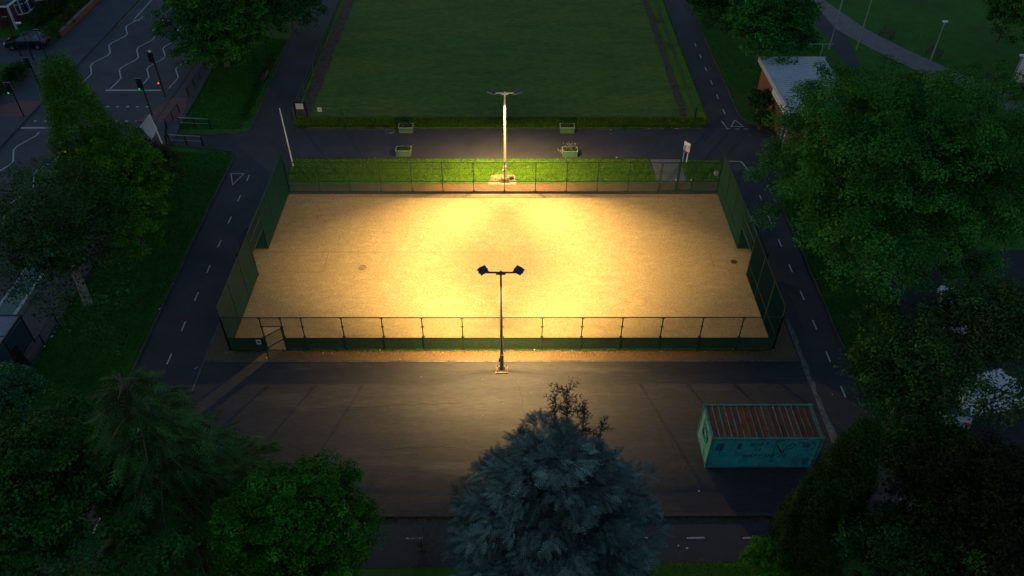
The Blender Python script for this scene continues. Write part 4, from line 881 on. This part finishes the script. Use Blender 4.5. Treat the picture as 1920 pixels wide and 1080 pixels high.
# triangular signboard by the crossing
r = thing('triangular_signboard', 'tall white angled signboard on a post beside the park gate', 'sign', (-31.0, 60.6, 0))
A_, B_, C_ = (-31.2, 60.9, 3.3), (-32.6, 60.9, 1.9), (-31.6, 60.9, .55)
mb = MB(); V_ = [(-31.25, 60.95, 3.1), (-32.35, 60.95, 1.9), (-31.75, 60.95, .7), (-30.95, 60.95, 1.8)]
mb.add(V_+[(a, b-.05, c) for a, b, c in V_], [(0, 1, 2, 3), (7, 6, 5, 4), (0, 4, 5, 1), (1, 5, 6, 2), (2, 6, 7, 3), (3, 7, 4, 0)]); mb.build('panel', mat('pale_blue_white_board', (.50, .55, .64), (.58, .62, .70), 2), r)
mb = MB(); mb.bar((-31.2, 60.88, 3.2), (-30.9, 60.88, 0), .09); mb.build('post', M_WHITE, r); mb = MB(); mb.bar((-31.25, 60.87, 3.15), (-32.45, 60.87, 1.9), .08); mb.build('edge_batten', M_WHITE, r)

# guard rails + park gate
def guard(pts, label, H=1.05, step=2.0):
    r = thing('guard_rail', label, 'railing', (pts[0][0], pts[0][1], 0))
    for a, b in zip(pts[:-1], pts[1:]):
        a = np.array(a, float); b = np.array(b, float); L = np.linalg.norm(b-a); n = max(1, round(L/step))
        for i in range(n+1): p = a+(b-a)*i/n; MB().bb(p[0]-.04, p[0]+.04, p[1]-.04, p[1]+.04, 0, H).build('post', M_BLACK, r)
        for z in (H-.03, .2): MB().bar((a[0], a[1], z), (b[0], b[1], z), .04, .04).build('rail', M_BLACK, r)
        m = MB(); n2 = int(L/.14)
        for i in range(n2): p = a+(b-a)*i/n2; m.bar((p[0], p[1], .2), (p[0], p[1], H-.03), .012)
        m.build('bars', M_BLACK, r)
guard([(-30.6, 61.0), (-31.6, 64.0), (-31.4, 67.0)], 'black railing from the park gate to the crossing')
guard([(-31.5, 70.2), (-31.6, 84)], 'black railing between the pavement and the grass under the roadside tree')
guard([(-30.35, 30), (-30.35, 52)], 'low dark railing along the pavement edge below the birch')
r = thing('park_gate', 'low metal barrier gate across the park entrance path', 'gate', (-29, 61.4, 0))
for p, q in (((-30.4, 61.3), (-27.4, 61.0)), ((-30.5, 64.4), (-27.6, 64.1))):
    m = MB(); m.bar((*p, 1.0), (*q, 1.0), .05); m.bar((*p, .5), (*q, .5), .03); m.build('rail', M_POLEG, r)
    for t in (0, .5, 1): x, y = p[0]+(q[0]-p[0])*t, p[1]+(q[1]-p[1])*t; MB().bb(x-.04, x+.04, y-.04, y+.04, 0, 1.02).build('post', M_BLACK, r)

# traffic signals and street lamps
def signal(x, y, H, label, lit=None, rz=0, box=True):
    r = thing('traffic_signal', label, 'traffic light', (x, y, 0), 0)
    m = MB(); m.tube([(x, y, 0), (x-.05, y, H)], .07, 8); m.build('pole', M_BLACK, r)
    if box:
        m = MB(); m.box((x-.25, y-.05, H-.45), (.36, .22, .95), rz); hb = m.build('signal_head', M_BLACK, r, bevel=.03)
        m = MB(); m.box((x-.25, y+.08, H-.45), (.62, .03, 1.15), rz); m.build('backing_board', M_BLACK, r)
        e_ = MB()
        for (a, b) in (((-.56, -1.03), (.06, -1.03)), ((-.56, .13), (.06, .13)), ((-.56, -1.03), (-.56, .13)), ((.06, -1.03), (.06, .13))): e_.bar((x+a[0], y+.06, H+a[1]), (x+b[0], y+.06, H+b[1]), .025)
        e_.build('white_border', M_POLEG, r)
        for i, nm in enumerate(('red', 'amber', 'green')):
            m = MB(); zz = H-.15-.3*i; m.tube([(x-.25, y-.16, zz), (x-.25, y-.30, zz)], [.10, .12], 10); m.build('hood', M_BLACK, r)
            m = MB(); m.ball((x-.25, y-.31, zz), (.09, .03, .09)); m.build('signal_lens', (M_RED if nm == 'red' and lit == 'red' else M_GRN if nm == 'green' and lit == 'green' else M_BLACK), r)
    return r
signal(-33.8, 66.46, 3.7, 'traffic light nearest the triangular signboard showing a dim green edge', 'green')
s2 = signal(-33.85, 70.3, 4.6, 'tall traffic light by the stop line with a small red lit signal', None)
MB().box((-33.98, 70.1, 1.55), (.2, .16, .3)).build('demand_unit', M_BLACK, s2); MB().ball((-33.98, 70.0, 1.62), (.075, .03, .075)).build('signal_lens', M_RED, s2); MB().ball((-34.0, 70.3, 4.72), (.16, .16, .14)).build('sensor', M_WHITE, s2)
signal(-45.83, 66.25, 3.4, 'traffic light at the left edge showing a small green light', 'green')
signal(-46.3, 71.1, 3.6, 'traffic light across the road left of the tall cypress')
def street_lamp(x, y, H, label, head=(.0, -.5), mt=M_POLEG, group=None, hm=M_DIM, r0=.06):
    r = thing('street_lamp', label, 'lamp post', (x, y, 0), 0, group); m = MB(); m.tube([(x, y, 0), (x, y, 1.2), (x, y, 1.22), (x, y, H)], [r0*1.5, r0*1.4, r0, r0*.7], 8); m.build('pole', mt, r)
    m = MB(); m.slab([(x-.22, y-.16), (x+.22, y-.16), (x+.32, y), (x+.22, y+.16), (x-.22, y+.16), (x-.32, y)], H, H+.1); m.build('lamp_head', hm, r); return r
street_lamp(-52.4, 79.6, 4.2, 'black street pole standing left of the others by the side street', mt=M_BLACK, hm=M_BLACK)
street_lamp(-50.6, 78.6, 4.0, 'slim lamp with a pale head by the side street', mt=M_BLACK, hm=M_DIM)
street_lamp(-48.6, 77.8, 3.6, 'small dark pole near the top of the tall cypress', mt=M_BLACK, hm=M_BLACK)
street_lamp(34.98, 81.47, 9.5, 'tall grey lamp post beside the fork in the far right paths', mt=M_POLEG)
street_lamp(37.9, 81.2, 7.0, 'thin grey lamp post right of the path fork', mt=M_POLEG)
street_lamp(44.86, 78.41, 4.3, 'pale headed lamp post in the middle of the far right lawn edge', hm=M_WHITE)
street_lamp(48.87, 70.36, 4.3, 'pale headed lamp post beside the white house at the right edge', hm=M_WHITE)

def bench(x, y, rz, label, group=None):
    r = thing('park_bench', label, 'bench', (x, y, 0), rz, group)
    for i in range(4): MB().box((0, -.18+.12*i, .45), (1.7, .10, .035)).build('seat_slat', M_WOOD, r, local=True)
    for i in range(3): MB().box((0, .26+.02*i, .58+.13*i), (1.7, .03, .10)).build('back_slat', M_WOOD, r, local=True)
    for a in (-.7, .7): m = MB(); m.bar((a, -.2, 0), (a, -.2, .45), .06); m.bar((a, .24, 0), (a, .34, .95), .06); m.bar((a, -.2, .42), (a, .26, .42), .05); m.build('leg_frame', M_BLACK, r, local=True)
    return r
for (a, b, rz, lab) in ((42.4, 84.7, -1.05, 'dark slatted bench by the far right path, nearest the path fork'), (45.6, 79.6, -1.05, 'dark slatted bench beside the pale headed lamp post'), (48.7, 73.1, -1.0, 'dark slatted bench on the path bend near the pale house'), (50.3, 69.9, -1.0, 'dark bench nearest the right edge beyond the lamp post'), (-24.95, 74.0, -1.6, 'weathered bench on the verge of the left path')):
    bench(a, b, rz, lab, 'park benches beside the paths')

# ------------------------------------------------------------------ pavilion
def pavilion():
    x0, x1, y0, y1, H = 24.55, 30.3, 59.9, 71.0, 3.3
    r = thing('pavilion', 'low brick pavilion with a pale ribbed metal roof', 'pavilion', ((x0+x1)/2, (y0+y1)/2, 0))
    for nm, b in (('wall', (x0, x0+.25, y0, 61.1)), ('wall', (x0, x0+.25, 62.1, 66.0)), ('wall', (x0, x0+.25, 67.3, y1)), ('wall', (x1-.25, x1, y0, y1)), ('wall', (x0+.26, x1-.26, y0, y0+.25)), ('wall', (x0+.26, x1-.26, y1-.25, y1))):
        MB().bb(b[0], b[1], b[2], b[3], 0, H).build(nm, M_BRICK, r)
    MB().bb(x0+.02, x0+.24, 66.01, 67.29, 0, .95).build('wall', M_BRICK, r); MB().bb(x0+.02, x0+.24, 66.01, 67.29, 2.35, H).build('wall', M_BRICK, r); MB().bb(x0+.02, x0+.24, 61.11, 62.09, 2.15, H).build('wall', M_BRICK, r)
    w_ = MB(); 
    for (a, b, c, d) in ((66.02, 66.1, .96, 2.34), (67.2, 67.28, .96, 2.34), (66.1, 67.2, .96, 1.03), (66.1, 67.2, 2.27, 2.34), (66.62, 66.68, 1.03, 2.27)): w_.bb(x0-.02, x0+.1, a, b, c, d)
    wo = w_.build('window_frame', M_WHITE, r); p_ = MB().bb(x0+.03, x0+.05, 66.11, 67.19, 1.03, 2.27).build('pane', M_WIN, r); p_.parent = wo
    d_ = MB().bb(x0+.03, x0+.09, 61.2, 62.0, 0, 2.1).build('door', mat('dark_door', (.05, .03, .03)), r)
    f = MB(); f.bb(x0-.08, x0+.02, 61.08, 61.22, 0, 2.2); f.bb(x0-.08, x0+.02, 61.98, 62.12, 0, 2.2); f.bb(x0-.08, x0+.02, 61.22, 61.98, 2.1, 2.2); f.build('door_frame', M_WHITE, r)
    # pitched roof: high side to the west, ribs along x
    rx0, rx1, ry0, ry1 = x0-.45, x1+.25, y0-.4, y1+.3
    z0, z1 = H+.42, H+.12
    n = 30
    for i in range(n):
        a = ry0+(ry1-ry0)*i/n; b = ry0+(ry1-ry0)*(i+1)/n
        m = MB(); m.add([(rx0, a, z0), (rx1, a, z1), (rx1, b-.14, z1), (rx0, b-.14, z0), (rx0, b-.12, z0+.10), (rx1, b-.12, z1+.10), (rx1, b-.02, z1+.10), (rx0, b-.02, z0+.10), (rx0, b, z0), (rx1, b, z1)],
                        [(0, 1, 2, 3), (3, 2, 5, 4), (4, 5, 6, 7), (7, 6, 9, 8)]); m.build('roof_sheet', M_ROOF, r)
    m = MB(); m.add([(rx0+.03, ry0+.03, z0-.05), (rx1-.03, ry0+.03, z1-.05), (rx1-.03, ry1-.03, z1-.05), (rx0+.03, ry1-.03, z0-.05), (rx0+.03, ry0+.03, H), (rx1-.03, ry0+.03, H), (rx1-.03, ry1-.03, H), (rx0+.03, ry1-.03, H)], [(0, 1, 2, 3), (4, 7, 6, 5), (0, 4, 5, 1), (1, 5, 6, 2), (2, 6, 7, 3), (3, 7, 4, 0)]); m.build('soffit', mat('soffit_grey', (.2, .2, .22)), r)
    MB().bb(rx0-.05, rx0+.02, ry0-.02, ry1+.02, H+.02, z0+.09).build('fascia', mat('grey_fascia', (.36, .36, .40), (.42, .42, .45), 1.5), r); MB().bb(rx0, rx1, ry1+.003, ry1+.05, H+.02, z0+.05).build('fascia', MATS['grey_fascia'], r)
    MB().ball((27.5, 70.4, z0-.02), (.16, .16, .14)).build('roof_vent', M_BLACK, r)
    sgn = MB().bb(rx0-.09, rx0-.055, 60.0, 65.4, 2.95, 3.45).build('sign_board', M_WHITE, r)
    m = MB()
    for i in range(16):
        y = 60.35+.3*i; q = random.choice((0, 1, 2)); m.bb(rx0-.096, rx0-.091, y, y+.05, 3.05, 3.35)
        if q: m.bb(rx0-.096, rx0-.091, y+.05, y+.16, 3.05+.12*q, 3.11+.12*q)
    lo = m.build('sign_lettering', mat('sign_ink', (.06, .05, .08)), r); lo.parent = sgn
    m = MB(); m.bar((30.0, 71.4, 0), (30.0, 71.4, 5.0), .05); m.bar((28.6, 71.4, 5.0), (31.0, 71.4, 5.0), .035); m.build('aerial', M_POLEG, r)
    return r
pavilion()

# house upper left
def house():
    r = thing('brick_house', 'dark brick house with white bay windows at the top left corner', 'house', (-60, 92, 0))
    MB().bb(-68, -57.9, 86.6, 110, 0, 6.5).build('wall', mat('dark_brick', (.10, .03, .03), (.13, .04, .035), 6, .9), r)
    m = MB(); m.add([(-57.88, 86.5, 3.6), (-56.2, 86.5, 2.75), (-56.2, 110, 2.75), (-57.88, 110, 3.6), (-57.88, 86.5, 3.5), (-56.2, 86.5, 2.65), (-56.2, 110, 2.65), (-57.88, 110, 3.5)], [(0, 1, 2, 3), (7, 6, 5, 4), (0, 4, 5, 1), (1, 5, 6, 2), (2, 6, 7, 3), (3, 7, 4, 0)]); m.build('porch_roof', M_SLATE, r)
    MB().bb(-56.2, -56.08, 86.45, 110, 2.6, 2.78).build('gutter', M_WHITE, r); MB().bb(-57.9, -56.2, 86.36, 86.48, 2.62, 2.8).build('gutter', M_WHITE, r)
    MB().bb(-56.35, -56.15, 86.6, 86.8, 0, 2.6).build('porch_post', mat('pale_post', (.36, .40, .42)), r)
    MB().bb(-57.88, -56.75, 88, 110, 0, 2.6).build('wall', MATS['dark_brick'], r)
    for yb in (90.0, 94.2, 98.4):
        w_ = thing('bay', None, None, (0, 0, 0)); bpy.data.objects.remove(w_)
        m = MB(); P = [(-56.74, yb-1.3), (-55.9, yb-.7), (-55.9, yb+.7), (-56.74, yb+1.3)]
        m.slab(P, 0, .8); m.build('bay_wall', MATS['dark_brick'], r)
        f = MB(); f.slab([(a[0]+.08, a[1]+(-.06 if a[1] < yb else .06)) for a in P], .8, .93); f.slab([(a[0]+.04, a[1]) for a in P], 2.4, 2.55)
        for (a, b) in zip(P[:-1], P[1:]):
            for t in (0, .5, 1): x, y = a[0]+(b[0]-a[0])*t, a[1]+(b[1]-a[1])*t; f.bar((x, y, .9), (x, y, 2.4), .10)
            f.bar((*a, 1.95), (*b, 1.95), .07)
        fo = f.build('window', mat('cool_white_frame', (.42, .47, .62), (.5, .55, .66), 3), r)
        g_ = MB()
        for (a, b) in zip(P[:-1], P[1:]): g_.bar((a[0]-.02, a[1], 1.66), (b[0]-.02, b[1], 1.66), .02, 1.46)
        go = g_.build('pane', M_GLASS, r); go.parent = fo
house()
r = thing('garden_wall', 'low dark brick garden wall between the hedge and the far pavement', 'wall', (-50.1, 90, 0)); MB().bb(-50.25, -50.0, 84.3, 110, 0, .7).build('brickwork', M_BRICK, r); MB().bb(-50.28, -49.97, 84.25, 110, .702, .78).build('coping', M_KERB, r)
# pale house right edge
r = thing('pale_house', 'pale rendered house wall at the right edge beyond the lawn', 'house', (56, 75, 0))
MB().slab([(51.6, 74.1), (54.8, 67.6), (64, 72), (61, 79)], 0, 4.4).build('wall', M_CREAM, r); m = MB(); m.slab([(51.4, 74.3), (54.7, 67.3), (64.3, 71.9), (61.1, 79.3)], 4.402, 4.6); m.build('roof', M_SLATE, r); q0 = Vector((52.95, 71.2, 1.8)); q1 = Vector((53.4, 70.3, 1.8)); fo = MB().bar(q0, q1, .10, 1.2).build('window', M_WHITE, r); go = MB().bar(q0.lerp(q1, .1)-Vector((.04, .02, 0)), q0.lerp(q1, .9)-Vector((.04, .02, 0)), .05, 1.0).build('pane', M_GLASS, r); go.parent = fo

# bus shelter
def shelter():
    x0, x1, y0, y1 = -32.9, -31.0, 31.6, 36.25
    r = thing('bus_shelter', 'dark bus shelter with a glossy flat roof at the left edge', 'bus shelter', ((x0+x1)/2, (y0+y1)/2, .11))
    m = MB(); m.bb(x0+.06, x1-.06, y0+.06, y1-.06, 2.45, 2.49); m.build('roof_panel', M_SHG, r)
    f = MB(); f.bb(x0, x0+.08, y0, y1, 2.42, 2.54); f.bb(x1-.08, x1, y0, y1, 2.42, 2.54); f.bb(x0+.082, x1-.082, y0, y0+.08, 2.42, 2.54); f.bb(x0+.082, x1-.082, y1-.08, y1, 2.42, 2.54); f.bb(x0+.082, x1-.082, 34.3, 34.34, 2.492, 2.53); f.build('roof_frame', M_BLACK, r)
    for y in (y0+.05, 34, y1-.05): MB().bb(x1-.1, x1-.02, y-.04, y+.04, .11, 2.42).build('post', M_BLACK, r)
    for (a, b) in ((y0+.1, 33.9), (34.1, y1-.1)): MB().bb(x1-.07, x1-.05, a, b, .35, 2.2).build('glass_panel', M_GLASS, r)
    MB().bb(x0+.2, x1-.1, y0-.02, y0+.06, .2, 2.3).build('advert_panel', M_BLACK, r); MB().bb(x1-.5, x1-.2, 32, 35.6, .5, .56).build('seat', M_REDP, r)
shelter()
r = thing('litter_bin', 'black litter bin with a yellow oval beside the bus shelter', 'bin', (-31.4, 33.9-2.9, .11))
xx, yy = -31.2, 34.0
o_ = at(23, 668, .9); r.location = (o_[0], o_[1], .11); xx, yy = o_[0], o_[1]
MB().bb(xx-.35, xx+.35, yy-.05, yy+.5, .11, 1.35).build('bin_body', M_BLACK, r, bevel=.03); m = MB(); m.tube([(xx, yy-.055, .85), (xx, yy-.09, .85)], .20, 14); m.build('yellow_oval', M_YEL, r); MB().bb(xx-.3, xx+.3, yy-.02, yy+.46, 1.36, 1.42).build('lid', M_BLACK, r)

# ------------------------------------------------------------------ cars
def car(x, y, rz, paint, label, lights=False, van=False):
    r = thing('parked_car' if not van else 'parked_van', label, 'van' if van else 'car', (x, y, .02), rz)
    L, W = (4.3, 1.76) if not van else (5.3, 1.95)
    pr = [(-2.15, .35), (-2.12, .75), (-1.95, .95), (-1.0, 1.0), (1.1, 1.0), (1.95, .86), (2.13, .62), (2.15, .3)] if not van else [(-2.6, .3), (-2.62, 1.2), (-2.6, 1.25), (1.1, 1.25), (1.9, 1.15), (2.55, .95), (2.65, .6), (2.65, .3)]
    m = MB(); n = len(pr); rings = []
    for yy, s in ((-W/2, .94), (-W/2+.06, 1), (W/2-.06, 1), (W/2, .94)): rings += [(p[0]*s, yy, p[1] if p[1] < .4 else p[1]*(1-(1-s)*.5)) for p in pr]
    fs = [tuple(range(n)), tuple(range(4*n-1, 3*n-1, -1))]
    for k in range(3):
        for i in range(n): fs.append((k*n+i, (k+1)*n+i, (k+1)*n+(i+1) % n, k*n+(i+1) % n))
    m.add(rings, fs); m.build('body', paint, r, local=True, bevel=.04, smooth=False)
    cab = [(-1.75, 1.0), (-1.15, 1.42), (.15, 1.45), (.95, 1.0)] if not van else [(-2.55, 1.25), (-2.5, 2.05), (1.05, 2.08), (1.85, 1.2)]
    def loft(P, w0, w1, zo=0):
        mm = MB(); V = []
        for s in (-1, 1):
            for (a, b) in P: V.append((a, s*(w0 if b <= P[0][1]+.01 else w1), b+zo))
        k = len(P); mm.add(V, [tuple(range(k)), tuple(range(2*k-1, k-1, -1))]+[(i, i+k, (i+1) % k+k, (i+1) % k) for i in range(k)]); return mm
    loft(cab, W/2-.08, W/2-.26 if not van else W/2-.12).build('glasshouse' if not van else 'cargo_body', M_GLASS if not van else paint, r, local=True)
    if not van:
        m = MB(); m.box((-.5, 0, 1.455), (1.25, W-.56, .035)); m.build('roof', paint, r, local=True, bevel=.01)
        for s in (-1, 1):
            t_ = MB(); P = [(-1.7, s*(W/2-.08), 1.01), (-1.13, s*(W/2-.255), 1.43), (.16, s*(W/2-.255), 1.46), (.93, s*(W/2-.08), 1.01)]
            for a, b in list(zip(P[:-1], P[1:])) + [(P[3], P[0])]: t_.bar(a, b, .035)
            t_.build('window_trim', M_CHROME, r, local=True)
    else:
        for s in (-1, 1): MB().box((1.15, s*(W/2-.07), 1.6), (.7, .03, .45)).build('side_window', M_GLASS, r, local=True)
    for a in (-1.32, 1.35):
        for s in (-1, 1):
            m = MB(); m.tube([(a, s*(W/2-.2), .32), (a, s*(W/2+.01), .32)], .32, 14); tw = m.build('wheel', M_TYRE, r, local=True)
            m = MB(); m.tube([(a, s*(W/2+.011), .32), (a, s*(W/2+.02), .32)], .19, 10); q = m.build('rim', M_CHROME, r, local=True); q.parent = tw
    for s in (-1, 1):
        MB().box((L/2-.03, s*.62, .68), (.12, .34, .16)).build('headlight', M_HLIGHT if lights else M_DIM, r, local=True); MB().box((-L/2+.02, s*.66, .72), (.08, .3, .16)).build('tail_light', M_REDP, r, local=True)
        MB().box((.75, s*(W/2+.07), 1.0), (.12, .16, .1)).build('mirror', paint, r, local=True)
    return r
car(-52.6, 81.9, math.radians(184), M_CARD, 'black car parked across the side street below the brick house')
cp = at(133, 284, .65); car(cp[0], cp[1]+2.1, math.radians(-90), M_CARD, 'dark car with lit headlights glimpsed behind the yellow-green trees', lights=True)
vp = at(1862, 722, 1.8); car(vp[0], vp[1], math.radians(12), M_CARW, 'white van glimpsed through leaves at the right edge', van=True)
vp = at(1792, 572, 1.0); car(vp[0], vp[1], math.radians(70), M_CARW, 'white car glimpsed through leaves under the large trees at right')
vp = at(1800, 605, .8); car(vp[0]+2.6, vp[1]-.6, math.radians(70), M_CARS, 'silver car parked right of the white car under the trees')
vp = at(1782, 740, .8); car(vp[0], vp[1], math.radians(75), M_CARS, 'silver car left of the white van under the trees')
